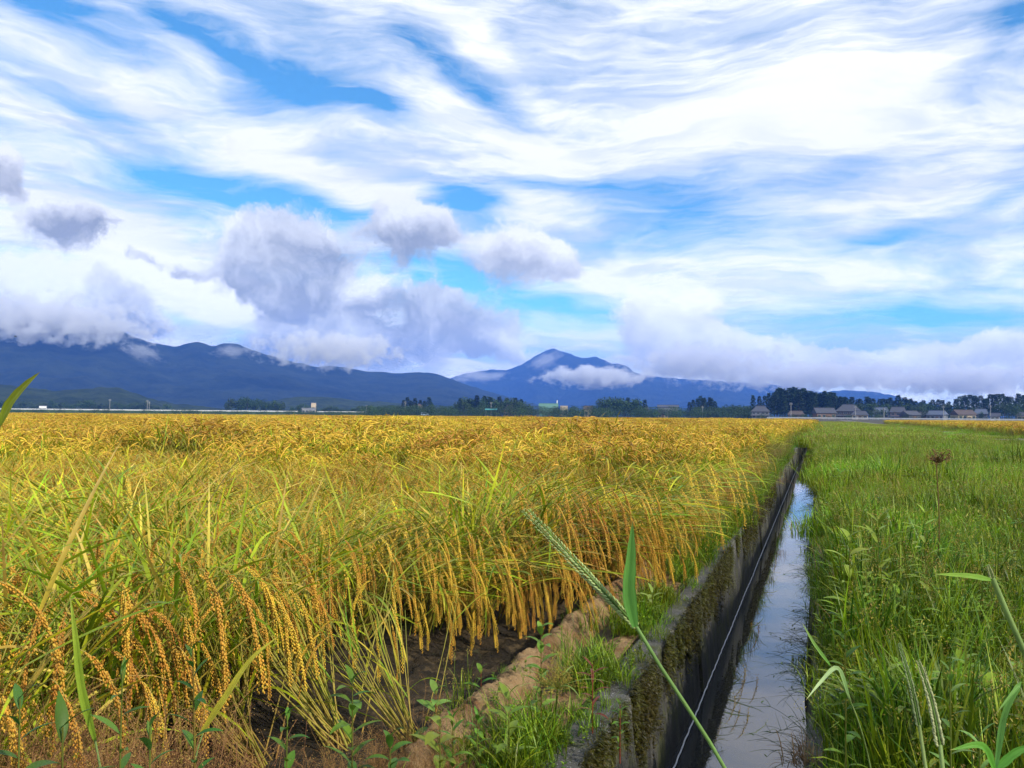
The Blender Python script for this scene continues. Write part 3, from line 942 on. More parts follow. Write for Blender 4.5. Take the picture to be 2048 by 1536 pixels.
# ------------------------------------------------------------------ scattering of what nobody could count
def scatter(name, pts, meshes, label, cat, kind='stuff'):
    """pts rows: x y z rotz scale index; meshes are shown at those spots"""
    col = bpy.data.collections.new(name + '_kinds')
    for i, me in enumerate(meshes):
        col.objects.link(bpy.data.objects.new('%s_kind_%02d' % (name, i), me))
    A = np.asarray(pts, float)
    me = bpy.data.meshes.new(name)
    me.vertices.add(len(A))
    me.vertices.foreach_set('co', A[:, :3].astype(np.float32).ravel())
    for nm, ty, data, prop in (('turn', 'FLOAT_VECTOR', np.stack([A[:, 6] if A.shape[1] > 6 else A[:, 3] * 0, A[:, 3] * 0, A[:, 3]], -1), 'vector'), ('size', 'FLOAT', A[:, 4], 'value'), ('pick', 'INT', A[:, 5], 'value')):
        at_ = me.attributes.new(nm, ty, 'POINT')
        at_.data.foreach_set(prop, (data.astype(np.int32) if ty == 'INT' else data.astype(np.float32)).ravel())
    g = bpy.data.node_groups.new(name + '_scatter', 'GeometryNodeTree')
    g.interface.new_socket('Geometry', in_out='INPUT', socket_type='NodeSocketGeometry')
    g.interface.new_socket('Geometry', in_out='OUTPUT', socket_type='NodeSocketGeometry')
    gi, go = g.nodes.new('NodeGroupInput'), g.nodes.new('NodeGroupOutput')
    ip = g.nodes.new('GeometryNodeInstanceOnPoints')
    ci = g.nodes.new('GeometryNodeCollectionInfo')
    ci.inputs['Collection'].default_value = col
    ci.inputs['Separate Children'].default_value = True
    ci.inputs['Reset Children'].default_value = True
    def attr(nm, ty):
        a = g.nodes.new('GeometryNodeInputNamedAttribute'); a.data_type = ty
        a.inputs['Name'].default_value = nm
        return a.outputs['Attribute']
    ip.inputs['Pick Instance'].default_value = True
    L = g.links.new
    L(gi.outputs[0], ip.inputs['Points']); L(ci.outputs[0], ip.inputs['Instance'])
    L(attr('pick', 'INT'), ip.inputs['Instance Index'])
    L(attr('turn', 'FLOAT_VECTOR'), ip.inputs['Rotation'])
    L(attr('size', 'FLOAT'), ip.inputs['Scale'])
    L(ip.outputs[0], go.inputs[0])
    o = link(name, me)
    md = o.modifiers.new('scatter', 'NODES'); md.node_group = g
    tag(o, label, cat, kind=kind)
    return o
# distant rice: square patches of canopy
def rice_patch(size, nl, nh, wk, hk, seed):
    mb = MB()
    b = np.stack([U(-.5, .5, nl) * size, U(-.5, .5, nl) * size, U(0.25, 0.66, nl)], -1)
    a0 = rng.normal(0.2, 1.3, nl)
    c0, c1 = leaf_cols(nl, 0.22)
    c1 = c1 * 0.65 + np.array((0.62, 0.46, 0.04)) * 0.35
    mb.add(*ribbons(b, a0, U(0.3, 1.2, nl), U(0.2, 1.5, nl), U(0.22, 0.42, nl), 0.011 * wk, 5, 1.5, c0, c1, None, U(-1, 1, nl)))
    b = np.stack([U(-.5, .5, nh) * size, U(-.5, .5, nh) * size, U(0.60, 0.86, nh)], -1)
    P, _ = curve_paths(b, rng.normal(0.2, 1.5, nh), U(0.9, 1.9, nh), U(0.8, 1.6, nh), U(0.15, 0.24, nh), 5, 0.6)
    cc = np.array([0.60, 0.37, 0.045])[None] * U(0.7, 1.3, nh)[:, None]
    V, F, C = tubes(P, 0.007 * hk, 0.004 * hk, 4, cc, cc)
    mb.add(V + rng.normal(0, 0.002 * hk, V.shape), F, C)
    nd = int(nl * 0.5)
    b = np.stack([U(-.5, .5, nd) * size, U(-.5, .5, nd) * size, np.zeros(nd)], -1)
    P, _ = curve_paths(b, U(0, 6.28, nd), U(0, .35, nd), U(.2, .8, nd), U(.55, .72, nd), 3, 1.5)
    mb.add(*tubes(P, 0.004 * wk, 0.003 * wk, 3, (0.30, 0.24, 0.06), (0.36, 0.34, 0.06)))
    return mb.mesh('rice_patch', [M_RICE])
pm = [rice_patch(1.0, 330, 120, 1.25, 1.15, i) for i in range(5)]
pf = [rice_patch(3.0, 1100, 420, 2.4, 2.4, i) for i in range(4)]
pts = [p for p in inst]
o_near = scatter('rice_field', pts, [h.joined for h in up_h + up_y + lodge], 'golden rice standing in close rows behind the front plants', 'rice')
pts = []
def paddy_h(x, y):
    return 0.98 + 0.46 * (fbm(x * 0.45, y * 0.45, 3, 61) - 0.5) * 2 + 0.08 * (fbm(x * 0.05, y * 0.05, 2, 63) - 0.5)
for ix in range(0, 60):
    for iy in range(0, 60):
        x = -1.75 - ix * 0.8 + U(-.2, .2); y = 1 + iy * 0.8 + U(-.2, .2)
        d = x * CF.x + y * CF.y
        if 10.0 < d < 42 and rng.random() < (d - 9.5) / 4.5 and in_view(x, y, 1.0):
            pts.append((x, y, MUD_Z, U(0, 6.28) if x < -2.8 else U(-.3, .3), float(paddy_h(x, y)) * U(.88, 1.08), int(rng.integers(5))))
for ix in range(0, 120):
    for iy in range(0, 90):
        x = -2.6 - ix * 2.1 + U(-.5, .5); y = -20 + iy * 2.1 + U(-.5, .5)
        d = x * CF.x + y * CF.y
        if 41 < d < 150 and y < 158 and in_view(x, y, 3.0):
            pts.append((x, y, MUD_Z, U(0, 6.28), (.45 + .55 * float(paddy_h(x, y))) * U(.93, 1.06), 5 + int(rng.integers(4))))
scatter('rice_field', pts, pm + pf, 'wide golden rice paddy reaching back to the far road', 'rice')
# rice beyond the gravel track on the right
pts = []
for ix in range(0, 60):
    for iy in range(0, 60):
        x = 12.5 + ix * 2.1 + U(-.4, .4); y = 22 + iy * 2.6 + U(-.4, .4)
        if in_view(x, y, 3.0) and 24 < x * CF.x + y * CF.y < 150:
            pts.append((x, y, -0.1, U(0, 6.28), 1.0 * U(.93, 1.05), int(rng.integers(4))))
scatter('rice_field', pts, pf, 'distant rice field beyond the gravel track', 'rice')

# ================================================================== grass and weeds
def tuft(n, rad, h0, h1, w, th, bend, ca, cb, segs=4, p=1.6, twist=0.8):
    b = np.stack([rng.normal(0, rad, n), rng.normal(0, rad, n), np.zeros(n)], -1)
    k = rng.random(n)
    c1 = lerp3(ca, cb, k) * U(.8, 1.2, n)[:, None]
    return ribbons(b, U(0, 6.28, n), np.abs(rng.normal(0, th, n)), U(.1, 1, n) * bend, U(h0, h1, n), w * U(.7, 1.3, n), segs, p, c1 * 0.75, c1, None, U(-twist, twist, n))
G1, G2, G3, G4 = (0.030, 0.095, 0.006), (0.13, 0.26, 0.010), (0.31, 0.42, 0.018), (0.40, 0.28, 0.07)
def rush_mesh():
    mb = MB().add(*tuft(46, 0.045, 0.14, 0.30, 0.0036, 0.14, 0.35, G1, G2))
    return mb.mesh('rush', [M_GRASS])
def blade_mesh(lo=0.16, hi=0.36, w=0.0065):
    mb = MB().add(*tuft(26, 0.03, lo, hi, w, 0.30, 1.6, G1, G3, 6))
    return mb.mesh('blade', [M_GRASS])
def oval_leaves(mb, pos, azm, th, length, width, ca, cb, bend=0.7, segs=6, fold=0.25):
    n = len(pos)
    k = rng.random(n)
    c = lerp3(ca, cb, k) * U(.85, 1.15, n)[:, None]
    mb.add(*ribbons(pos, azm, th, bend, length, width, segs, 1.2, c * .85, c, None, U(-.3, .3, n), fold, 'oval'))
def herb_mesh(h=0.2, n=16, ll=0.05, lw=0.016):
    mb = MB()
    for s in range(3):
        P, _ = curve_paths([(U(-.03, .03), U(-.03, .03), 0)], U(0, 6.28), U(0, .3), U(0, .4), h * U(.7, 1.1), 6)
        mb.add(*tubes(P, 0.0018, 0.001, 3, (0.14, 0.16, 0.03), (0.12, 0.22, 0.03)))
        q = U(0.8, 6, n)
        pos = np.stack([np.interp(q, np.arange(7), P[0, :, i]) for i in range(3)], -1)
        oval_leaves(mb, pos, U(0, 6.28, n), U(.7, 1.4, n), ll * U(.6, 1.2, n), lw * U(.7, 1.2, n), G1, G3, 0.6, 4)
    return mb.mesh('herb', [M_GRASS], smooth=True)
def seed_mesh(h=0.34, n=7, col=(0.34, 0.26, 0.05)):
    """thin sedge stems topped by small yellowish spikelets"""
    mb = MB()
    b = np.stack([rng.normal(0, .03, n), rng.normal(0, .03, n), np.zeros(n)], -1)
    P, _ = curve_paths(b, U(0, 6.28, n), U(0, .3, n), U(0, .6, n), h * U(.6, 1.15, n), 6)
    mb.add(*tubes(P, 0.0013, 0.0008, 3, (0.12, 0.2, 0.02), (0.2, 0.26, 0.03)))
    tips = np.repeat(P[:, -1], 12, 0) + rng.normal(0, 0.011, (n * 12, 3))
    mb.add(*spindles(tips, rng.normal(size=(n * 12, 3)) + np.array([0, 0, .6]), 0.011, 0.0032, np.array(col) * U(.7, 1.3, n * 12)[:, None], 3))
    return mb.mesh('sedge', [M_GRASS])
def straw_mesh(n=30, h=0.26):
    return MB().add(*tuft(n, 0.05, h * .4, h, 0.0045, .7, 1.8, (0.30, 0.19, 0.09), (0.20, 0.10, 0.05), 6)).mesh('dry_grass', [M_DRY])
grass_kinds = [rush_mesh(), rush_mesh(), rush_mesh(), blade_mesh(), blade_mesh(), blade_mesh(.22, .45, .008), herb_mesh(), herb_mesh(.26, 14, .07, .02), seed_mesh(), seed_mesh(.42, 6), straw_mesh(), herb_mesh(.12, 18, .022, .012)]
probs = np.array([.12, .09, .08, .11, .10, .09, .15, .11, .07, .03, .04, .06])
def grass_pick(x, y):
    f = float(fbm(x * .9, y * .9, 2, 71)); pr = probs.copy()
    if f > 0.56: pr[[3, 4, 5, 7]] *= 3.0; pr[[0, 1, 2]] *= 0.4
    if f < 0.44: pr[[0, 1, 2]] *= 2.5
    g = float(fbm(x * 1.3, y * 1.3, 2, 77))
    if g > 0.64: pr[10] += 0.12; pr[8] += 0.06
    return int(rng.choice(12, p=pr / pr.sum()))
pts = []
while len(pts) < 7200:
    y = 0.55 + 10.5 * rng.random() ** 1.35
    x = WR + 0.085 + rng.random() * (0.6 + 0.95 * y)
    if x > 7.5 or not in_view(x, y, 0.2): continue
    s = U(.6, 1.2) * (0.25 + 1.35 * float(fbm(x * 1.3, y * 1.3, 3, 73)))
    if x < 0.14: s *= 0.62
    pts.append((x, y, -0.015, U(0, 6.28), s, grass_pick(x, y)))
scatter('grass', pts, grass_kinds, 'thick green weeds and rushes covering the canal bank', 'grass')
def grass_patch(size, n, wk, hk=1.0):
    mb = MB()
    b = np.stack([U(-.5, .5, n) * size, U(-.5, .5, n) * size, np.zeros(n)], -1)
    k = rng.random(n)
    c1 = lerp3(G2, G3, k) * U(.75, 1.2, n)[:, None]
    dry = rng.random(n) < .06
    c1[dry] = np.array(G4)
    h = np.abs(rng.normal(.24, .07, n)) * hk
    mb.add(*ribbons(b, U(0, 6.28, n), np.abs(rng.normal(0, .22, n)), U(.1, 1.2, n), h, 0.005 * wk * U(.6, 1.5, n), 4, 1.5, c1 * .7, c1, None, U(-1, 1, n)))
    m2 = n // 12
    t = np.stack([U(-.5, .5, m2) * size, U(-.5, .5, m2) * size, U(.15, .34, m2) * hk], -1)
    mb.add(*spindles(t, rng.normal(size=(m2, 3)) + np.array([0, 0, 1.]), 0.03 * wk, 0.006 * wk, np.array((0.34, 0.28, 0.07))[None] * U(.6, 1.2, m2)[:, None], 3))
    return mb.mesh('grass_patch', [M_GRASS])
gm = [grass_patch(1.0, 1500, 1.3) for i in range(4)]
gf = [grass_patch(3.0, 2600, 3.2, 1.25) for i in range(3)]
pts = []
for ix in range(0, 14):
    for iy in range(0, 50):
        x = 0.58 + ix * .62 + U(-.15, .15); y = 8.2 + iy * .62 + U(-.15, .15)
        if y < 36 and x < 6.6 and in_view(x, y, 1.0): pts.append((x, y, -0.02, U(0, 6.28), U(.8, 1.1) * (0.45 + 1.1 * float(fbm(x * .8, y * .8, 3, 75))), int(rng.integers(4))))
for i in range(2600):                            # coarser weeds standing out of the strip
    y = 8 + 26 * rng.random() ** 1.4; x = WR + .12 + 6.4 * rng.random()
    if in_view(x, y, .5): pts.append((x, y, -.02, U(0, 6.28), U(.8, 1.5) * (0.4 + 1.2 * float(fbm(x * .8, y * .8, 3, 75))), 7 + int(rng.choice(12, p=[.02, .02, .02, .16, .16, .16, .14, .18, .05, .04, .04, .01]))))
for iy in range(0, 70):
    for x in (1.0, 2.9, 4.9):
        pts.append((x + U(-.3, .3), 34 + iy * 1.9 + U(-.4, .4), -0.02, U(0, 6.28), U(.85, 1.1), 4 + int(rng.integers(3))))
for i in range(120):                              # grass reclaiming the track
    y = 30 + 110 * rng.random(); pts.append((U(7.0, 10.6), y, .0, U(0, 6.28), U(.3, .55), 4 + int(rng.integers(3))))
for iy in range(0, 60):                         # verge between track and the far rice
    pts.append((11.6 + U(-.3, .3), 20 + iy * 2.0, -0.02, U(0, 6.28), U(.7, 1.0), 4 + int(rng.integers(3))))
scatter('grass', pts, gm + gf + grass_kinds, 'green weed strip stretching along the canal to the far road', 'grass')

# the strip between clay ridge and canal wall, low near, shaggy further off
low_kinds = [herb_mesh(.05, 12, .016, .010), herb_mesh(.08, 12, .02, .009), MB().add(*tuft(40, .03, .03, .09, .0022, .3, .6, G1, G3)).mesh('short_grass', [M_GRASS]), blade_mesh(.08, .18, .004), rush_mesh(), blade_mesh(.16, .34, .005), seed_mesh(.34, 9, (0.30, 0.2, 0.06)), straw_mesh(24, .3)]
pts = []
while len(pts) < 3000:
    y = 1.2 + 26 * rng.random() ** 1.8
    shag = min(1.0, max(0.0, (y - 5.8) / 3.5))
    x = -0.885 + rng.normal(0, 0.045 + 0.10 * shag) - 0.06 * shag
    if x > -0.835 + 0.14 * shag and rng.random() < 0.9: continue
    if x < -1.25: continue
    if y < 6 and float(fbm(x * 3, y * 2.2, 3, 83)) < 0.53: continue
    z = -0.01 + 0.06 * max(0, min(1, (-x - 0.98) / 0.1))
    if rng.random() < shag: k, s = int(rng.choice([3, 4, 5, 5, 6, 6, 7])), U(.75, 1.15)
    else: k, s = int(rng.choice([0, 0, 1, 2, 2, 3])), U(.7, 1.3)
    pts.append((x, y, z, U(0, 6.28), s, k))
for i in range(700):                            # far along, the verge closes over the water
    y = 15 + 36 * rng.random() ** 1.2; x = U(-1.3, 0.1)
    if -.72 < x < -.05 and rng.random() > (y - 34) / 14: continue
    pts.append((x, y, -.04, U(0, 6.28), U(.9, 1.4), int(rng.choice([4, 5, 5, 6, 7]))))
for i in range(520):                            # the right wall's top is overgrown
    y = .8 + 30 * rng.random() ** 1.5; pts.append((U(-.035, .12), y, -.005, U(0, 6.28), U(.6, 1.2), int(rng.choice([0, 1, 2, 3, 3]))))
for i in range(420):                            # tufts on the clay ridge and leaning over the wall
    y = 1.3 + 12 * rng.random() ** 1.2
    if rng.random() < .25: pts.append((U(-1.22, -.98), y, .03, U(0, 6.28), U(.5, 1.1), int(rng.choice([0, 1, 2, 3]))))
    elif float(fbm(y * 2.2, 3.3, 2, 87)) > .52: pts.append((U(-.84, -.72), y, .0, U(0, 6.28), U(.4, .9), int(rng.choice([0, 0, 1, 2, 3]))))
for i in range(90):                            # near end of the strip and the front of the ridge are overgrown
    q = onz(U(900, 1250), U(1380, 1560), 0.0)
    if q.x > WL - 0.15: continue
    pts.append((q.x, q.y, 0.02, U(0, 6.28), U(.35, .75), int(rng.choice([2, 2, 3, 6, 1, 0]))))
scatter('grass', pts, low_kinds, 'low green weeds filling the strip beside the mossy wall', 'grass')
# weeds hanging over the water from the right bank
def hang_mesh(n=16):
    mb = MB()
    b = np.stack([rng.normal(0, .02, n), rng.normal(0, .08, n), U(-.05, .02, n)], -1)
    P, _ = curve_paths(b, math.pi + rng.normal(0, .6, n), U(.3, 1.0, n), U(.9, 2.0, n), U(.12, .34, n), 8, 1.2)
    c = lerp3((0.03, 0.06, 0.012), (0.07, 0.11, 0.02), rng.random(n))
    mb.add(*tubes(P, 0.0016, 0.0007, 3, c, c))
    for s in range(3):
        i = rng.integers(2, 8, n)
        bb = P[np.arange(n), i]
        Q, _ = curve_paths(bb, math.pi + rng.normal(0, 1.0, n), U(.8, 2.0, n), U(-.3, .8, n), U(.05, .16, n), 4, 1.2)
        mb.add(*tubes(Q, 0.0011, 0.0005, 3, c, c * 1.3))
    j = rng.integers(0, n, 14)
    oval_leaves(mb, P[j, -1], U(0, 6.28, 14), U(.6, 1.8, 14), .022, .008, (0.05, 0.09, 0.015), (0.10, 0.16, 0.03), .5, 4)
    return mb.mesh('hanging_weed', [M_GRASS])
hk = [hang_mesh(U(8, 18).astype(int) if hasattr(U(8, 18), 'astype') else int(U(8, 18))) for i in range(5)]
pts = [(WR + U(.0, .06), 1.0 + 17 * rng.random() ** 1.3, U(-.35, -.05), rng.normal(0, .3), U(.45, 1.0), int(rng.integers(5))) for i in range(75)]
scatter('hanging_weeds', pts, hk, 'thin dark weed stems trailing over the canal water', 'weeds')
# moss on the wall's water side
def moss_mesh():
    n = 46
    b = np.stack([np.zeros(n), rng.normal(0, .022, n), rng.normal(0, .026, n)], -1)
    c = lerp3((0.03, 0.032, 0.005), (0.10, 0.09, 0.012), rng.random(n))
    mb = MB().add(*ribbons(b, rng.normal(0, .8, n), U(.9, 2.0, n), U(.3, 1.4, n), U(.010, .028, n), .0055, 3, 1.2, c * .7, c, None, U(-1, 1, n)))
    return mb.mesh('moss', [M_GRASS])
mk = [moss_mesh() for i in range(4)]
pts = []
while len(pts) < 3200:
    y = 1.2 + 14 * rng.random() ** 1.7
    z = -abs(rng.normal(0, .11)) - .005
    if z < -.42: continue
    if float(fbm(y * 13.0, z * 2.5, 4, 91)) + 0.45 * z + 0.25 * (float(fbm(y * 2.0, z, 2, 95)) - .5) < 0.47: continue
    pts.append((WL + .004 + (-z) * .085, y, z, rng.normal(0, .2), U(.7, 1.35), int(rng.integers(4))))
scatter('moss', pts, mk, 'dark olive moss hanging on the canal wall', 'moss')
# fine brown seeding grass in front of the rice
def haze_grass():
    mb = MB()
    n = 9
    b = np.stack([rng.normal(0, .05, n), rng.normal(0, .05, n), np.zeros(n)], -1)
    P, _ = curve_paths(b, U(0, 6.28, n), U(0, .25, n), U(0, .5, n), U(.28, .56, n), 6)
    mb.add(*tubes(P, .0012, .0007, 3, (0.18, 0.17, 0.04), (0.28, 0.16, 0.06)))
    m = n * 9
    i = rng.integers(3, 7, m); j = rng.integers(0, n, m)
    Q, _ = curve_paths(P[j, i], U(0, 6.28, m), U(.3, 1.2, m), U(0, .8, m), U(.04, .13, m), 3)
    mb.add(*tubes(Q, .0006, .0004, 3, (0.26, 0.14, 0.05), (0.26, 0.12, 0.05)))
    k = m * 5
    jj = rng.integers(0, m, k); t = rng.random(k)[:, None]
    pos = Q[jj, 1] * (1 - t) + Q[jj, 3] * t + rng.normal(0, .006, (k, 3))
    mb.add(*spindles(pos, rng.normal(size=(k, 3)), .0048, .0026, lerp3((0.28, 0.13, 0.045), (0.44, 0.30, 0.08), rng.random(k)), 3))
    mb.add(*tuft(14, .04, .10, .28, .004, .35, 1.2, G1, G3, 4))
    return mb.mesh('seeding_grass', [M_DRY])
hg = [haze_grass() for i in range(5)] + [MB().add(*tuft(34, .05, .1, .3, .0045, .35, 1.4, G1, G4, 5)).mesh('rough_grass', [M_GRASS]) for _ in range(2)]
pts = []
while len(pts) < 560:
    px = U(-150, 930); d = U(1.25, 2.2) + max(0, px - 500) * .0016
    q = at(px, 1400, d)
    x, y = q.x, q.y
    pts.append((x, y, MUD_Z + .02, U(0, 6.28), U(.7, 1.0) * (1.0 if px < 480 else .6), int(rng.choice(7, p=[.12, .12, .12, .12, .12, .20, .20]))))
scatter('grass', pts, hg, 'brown hazy seeding grass along the foot of the front rice', 'grass')

# ------------------------------------------------------------------ single weeds
def weed(px, py_top, py_base, d, label, leaves=10, ll=.07, lw=.022, ca=(0.06, 0.17, 0.02), cb=(0.17, 0.30, 0.03), stem=(0.14, 0.16, 0.03), base_z=None, lean=.1, droop=.8, name='weed', cat='weed'):
    """an upright leafy weed rooted on the ground, its tip at that height"""
    tip = at(px, py_top, d)
    bz = MUD_Z + .02 if base_z is None else base_z
    q = at(px, py_base, d)
    root = empty(name, (q.x, q.y, bz))
    h = max(.05, tip.z - bz)
    tag(root, label, cat)
    P, _ = curve_paths([(0, 0, 0)], U(0, 6.28), U(0, lean), U(0, lean), h * 1.01, 10)
    P[0, :, :2] += (np.array([tip.x - q.x, tip.y - q.y]) - P[0, -1, :2])[None] * (np.linspace(0, 1, 11) ** 1.5)[:, None]
    link('stem', MB().add(*tubes(P, .0028, .0014, 5, stem, np.array(stem) * 1.1)).mesh('stem', [M_WEED], True), root)
    leaves = int(leaves * 1.6); ll *= .82; lw *= .8
    for i in range(leaves):
        s = 1 - (i / leaves) ** 1.15 * .80
        q_ = s * 10
        pos = np.array([np.interp(q_, np.arange(11), P[0, :, k]) for k in range(3)])
        L = ll * (0.45 + .75 * math.sin(min(1, (1 - s) * 2.2 + .25) * math.pi * .6)) * U(.85, 1.15)
        c = lerp3(ca, cb, U(0, 1))
        V, F, C = ribbons([(0, 0, 0)], i * 2.399 + U(-.3, .3), U(.7, 1.25) if s < .93 else U(.3, .9), droop * U(.5, 1.5), L, lw * U(.85, 1.15) * L / ll, 8, 1.2, np.array(c) * .85, c, None, U(-.3, .3), .28, 'oval')
        link('leaf', fast_mesh('leaf', V, F, [M_WEED], C, True), root, pos)
    return root
weed(705, 1362, 1560, 2.05, 'tall bright green leafy weed in front of the splayed rice clump', 15, .085, .026)
weed(872, 1382, 1480, 3.0, 'red-stemmed weed with two broad leaves on the mud', 6, .085, .035, stem=(0.22, 0.07, 0.03), ca=(.16, .28, .05), cb=(.2, .32, .06))
weed(962, 1342, 1415, 3.3, 'small red-stemmed weed on the mud left of the tallest mud weed', 6, .075, .026, stem=(0.22, 0.07, 0.03))
weed(1082, 1258, 1440, 2.9, 'tallest leafy weed on the mud with paired pale green leaves', 14, .075, .030, ca=(.15, .28, .04), cb=(.22, .34, .05), stem=(.16, .10, .03))
weed(1018, 1392, 1500, 2.6, 'weed with broad folded leaves in front of the clay ridge', 8, .085, .034, ca=(.14, .26, .03), cb=(.24, .34, .05))
weed(880, 1440, 1560, 2.35, 'weed with large hanging yellow-green leaves below the mud', 7, .095, .038, ca=(.18, .27, .03), cb=(.30, .34, .05), droop=1.4)
weed(955, 1432, 1510, 2.6, 'low whorled green weed at the edge of the mud', 12, .05, .016)
weed(905, 1440, 1545, 2.4, 'slender green weed beside the hanging-leaved one', 12, .055, .016)
weed(575, 1430, 1580, 1.8, 'leafy weed under the splayed stalks', 12, .06, .02)
weed(780, 1480, 1600, 2.0, 'dark green weed rising from the bottom edge of the view', 14, .07, .022, ca=(.04, .12, .02), cb=(.10, .22, .03))
weed(125, 1462, 1640, 1.25, 'weed with long dark leaves at the bottom corner below the rice', 10, .10, .024, ca=(.04, .12, .015), cb=(.10, .2, .03))
weed(300, 1458, 1620, 1.45, 'narrow grey-green weed among the brown seeding grass', 12, .06, .018, ca=(.06, .15, .03), cb=(.14, .24, .04))
weed(385, 1305, 1560, 1.6, 'tall thin dark weed among the brown seeding grass', 16, .06, .017, ca=(.04, .12, .015), cb=(.10, .2, .03), stem=(.18, .12, .03))
weed(245, 1345, 1560, 1.6, 'sparse weed with slender leaves beneath the rice heads', 10, .07, .016, ca=(.06, .15, .02), cb=(.14, .24, .04))
weed(40, 1400, 1600, 1.4, 'blue-green weed below the leftmost rice heads', 12, .075, .02, ca=(.05, .14, .03), cb=(.12, .2, .04))
weed(1305, 1186, 1250, 4.6, 'small yellow-green weed growing on the clay ridge', 6, .10, .026, ca=(.24, .34, .06), cb=(.3, .36, .08), base_z=0.03)
weed(1185, 1330, 1440, 2.9, 'reddish seedling on the clay ridge', 9, .075, .012, ca=(.20, .06, .04), cb=(.26, .10, .06), stem=(.25, .06, .04), base_z=0.02)
weed(1240, 1410, 1490, 2.7, 'low red-stemmed weed on the strip beside the canal wall', 10, .04, .012, stem=(.25, .07, .04), base_z=0.0)
weed(1757, 1040, 1120, 4.2, 'bright lime weed with long spreading leaves in the green bank', 12, .15, .024, ca=(.22, .36, .04), cb=(.3, .42, .06), base_z=0, droop=.5)
weed(1700, 1075, 1130, 4.0, 'lime broad-leaved weed left of the long-leaved lime weed', 8, .13, .04, ca=(.24, .36, .04), cb=(.3, .4, .06), base_z=0)
weed(1850, 1020, 1090, 4.6, 'yellow-green upright weed in the middle of the green bank', 9, .13, .028, ca=(.22, .34, .04), cb=(.3, .4, .05), base_z=0, droop=.4)
weed(1690, 1270, 1400, 2.2, 'dark broad-leaved weed near the canal rim in the green bank', 10, .06, .022, base_z=0)
weed(1960, 1480, 1640, 1.35, 'pale-budded weed at the bottom of the green bank', 12, .05, .010, ca=(.12, .24, .05), cb=(.2, .32, .08), base_z=0)
weed(1900, 1330, 1500, 1.7, 'thin weed with pale leaf tips in the green bank', 12, .05, .012, ca=(.12, .24, .05), cb=(.2, .32, .08), base_z=0)

def spline(pts, n=24):
    """smooth path through the given points"""
    P = np.array([tuple(p) for p in pts], float)
    t = np.concatenate([[0], np.cumsum(np.linalg.norm(np.diff(P, axis=0), axis=1))])
    q = np.linspace(0, t[-1], n)
    m = np.gradient(P, t, axis=0)
    out = []
    for x in q:
        i = min(max(int(np.searchsorted(t, x) - 1), 0), len(t) - 2)
        h = t[i + 1] - t[i]; u = (x - t[i]) / h
        out.append((2 * u**3 - 3 * u**2 + 1) * P[i] + (u**3 - 2 * u**2 + u) * h * m[i] + (-2 * u**3 + 3 * u**2) * P[i + 1] + (u**3 - u**2) * h * m[i + 1])
    return np.array(out)
def blade_obj(name, pts, width, c0, c1, parent, n=14, fold=.3, prof='blade', up=None):
    """a leaf blade along a path, its face turned to the sky-side normal"""
    P = spline(pts, n)
    T = np.gradient(P, axis=0); T /= np.linalg.norm(T, axis=1, keepdims=True)
    view = np.array(up if up is not None else (-CF.x, -CF.y, 0.35))
    side = np.cross(T, view); side /= np.linalg.norm(side, axis=1, keepdims=True)
    nor = np.cross(side, T)
    s = np.linspace(0, 1, n)
    w = (np.minimum(1, .4 + 3 * s) * (1 - s ** 3) + .02) if prof == 'blade' else np.sin(np.clip(s, .02, .985) * math.pi) ** .7
    h = (width * w * .5)[:, None] * (1 + .05 * np.sin(np.arange(n) * 2.1))[:, None]
    k = 9
    V = np.stack([P + side * h * e + nor * h * fold * abs(e) ** 1.5 + nor * h * .10 * math.sin(e * 5) for e in np.linspace(-1, 1, k)], 1).reshape(-1, 3)
    C = lerp3(c0, c1, s)
    C = C + (np.array((.34, .22, .08)) - C) * np.clip((s - .93) / .07, 0, 1)[:, None] * .8        # dried tip
    C = np.stack([C * (1.12 if i % 2 else .90) * (1.25 if i == k // 2 else 1) for i in range(k)], 1).reshape(-1, 3)
    loc = P[0]
    return link(name, fast_mesh(name, V - loc, grid_faces(n, 9), [M_WEED], C, True), parent, Vector(loc) - parent.location)
def stem_obj(name, P, r0, r1, c0, c1, parent, k=7):
    V, F, C = tubes(P[None], r0, r1, k, c0, c1)
    loc = P[0]
    return link(name, fast_mesh(name, V - loc, F, [M_WEED], C, True), parent, Vector(loc) - parent.location)
def raceme(name, pts, width, parent, c=(0.42, 0.50, 0.20), rows=2, n=70, seed_l=.0042):
    """a narrow spike of flattened seeds in rows on both sides of its axis"""
    P = spline(pts, 30)
    mb = MB()
    mb.add(*tubes(P[None], width * .14, width * .07, 5, (0.13, 0.22, 0.05), (0.16, 0.26, 0.06)))
    T = np.gradient(P, axis=0); T /= np.linalg.norm(T, axis=1, keepdims=True)
    side = np.cross(T, np.array((-CF.x, -CF.y, .3))); side /= np.linalg.norm(side, axis=1, keepdims=True)
    for r in range(rows):
        off = (r - (rows - 1) / 2) / max(1, rows - 1) * 2 * .36 if rows > 1 else 0
        u = np.linspace(.01, .99, n) * 29
        taper = 1 - .55 * np.linspace(0, 1, n) ** 2
        c0 = np.stack([np.interp(u, np.arange(30), P[:, i]) for i in range(3)], -1)
        sd = np.stack([np.interp(u, np.arange(30), side[:, i]) for i in range(3)], -1)
        tt = np.stack([np.interp(u, np.arange(30), T[:, i]) for i in range(3)], -1)
        c0 = c0 + sd * (off * width * taper)[:, None] + rng.normal(0, width * .03, (n, 3))
        cc = np.array(c)[None] * U(.75, 1.2, n)[:, None]
        mb.add(*spindles(c0, tt + sd * .35 * np.sign(off), seed_l * taper, width * .30 * taper, cc, 5))
    loc = P[0]
    V = [v - loc for v in mb.V]; mb.V = V
    return link(name, mb.mesh(name, [M_WEED], True), parent, Vector(loc) - parent.location)
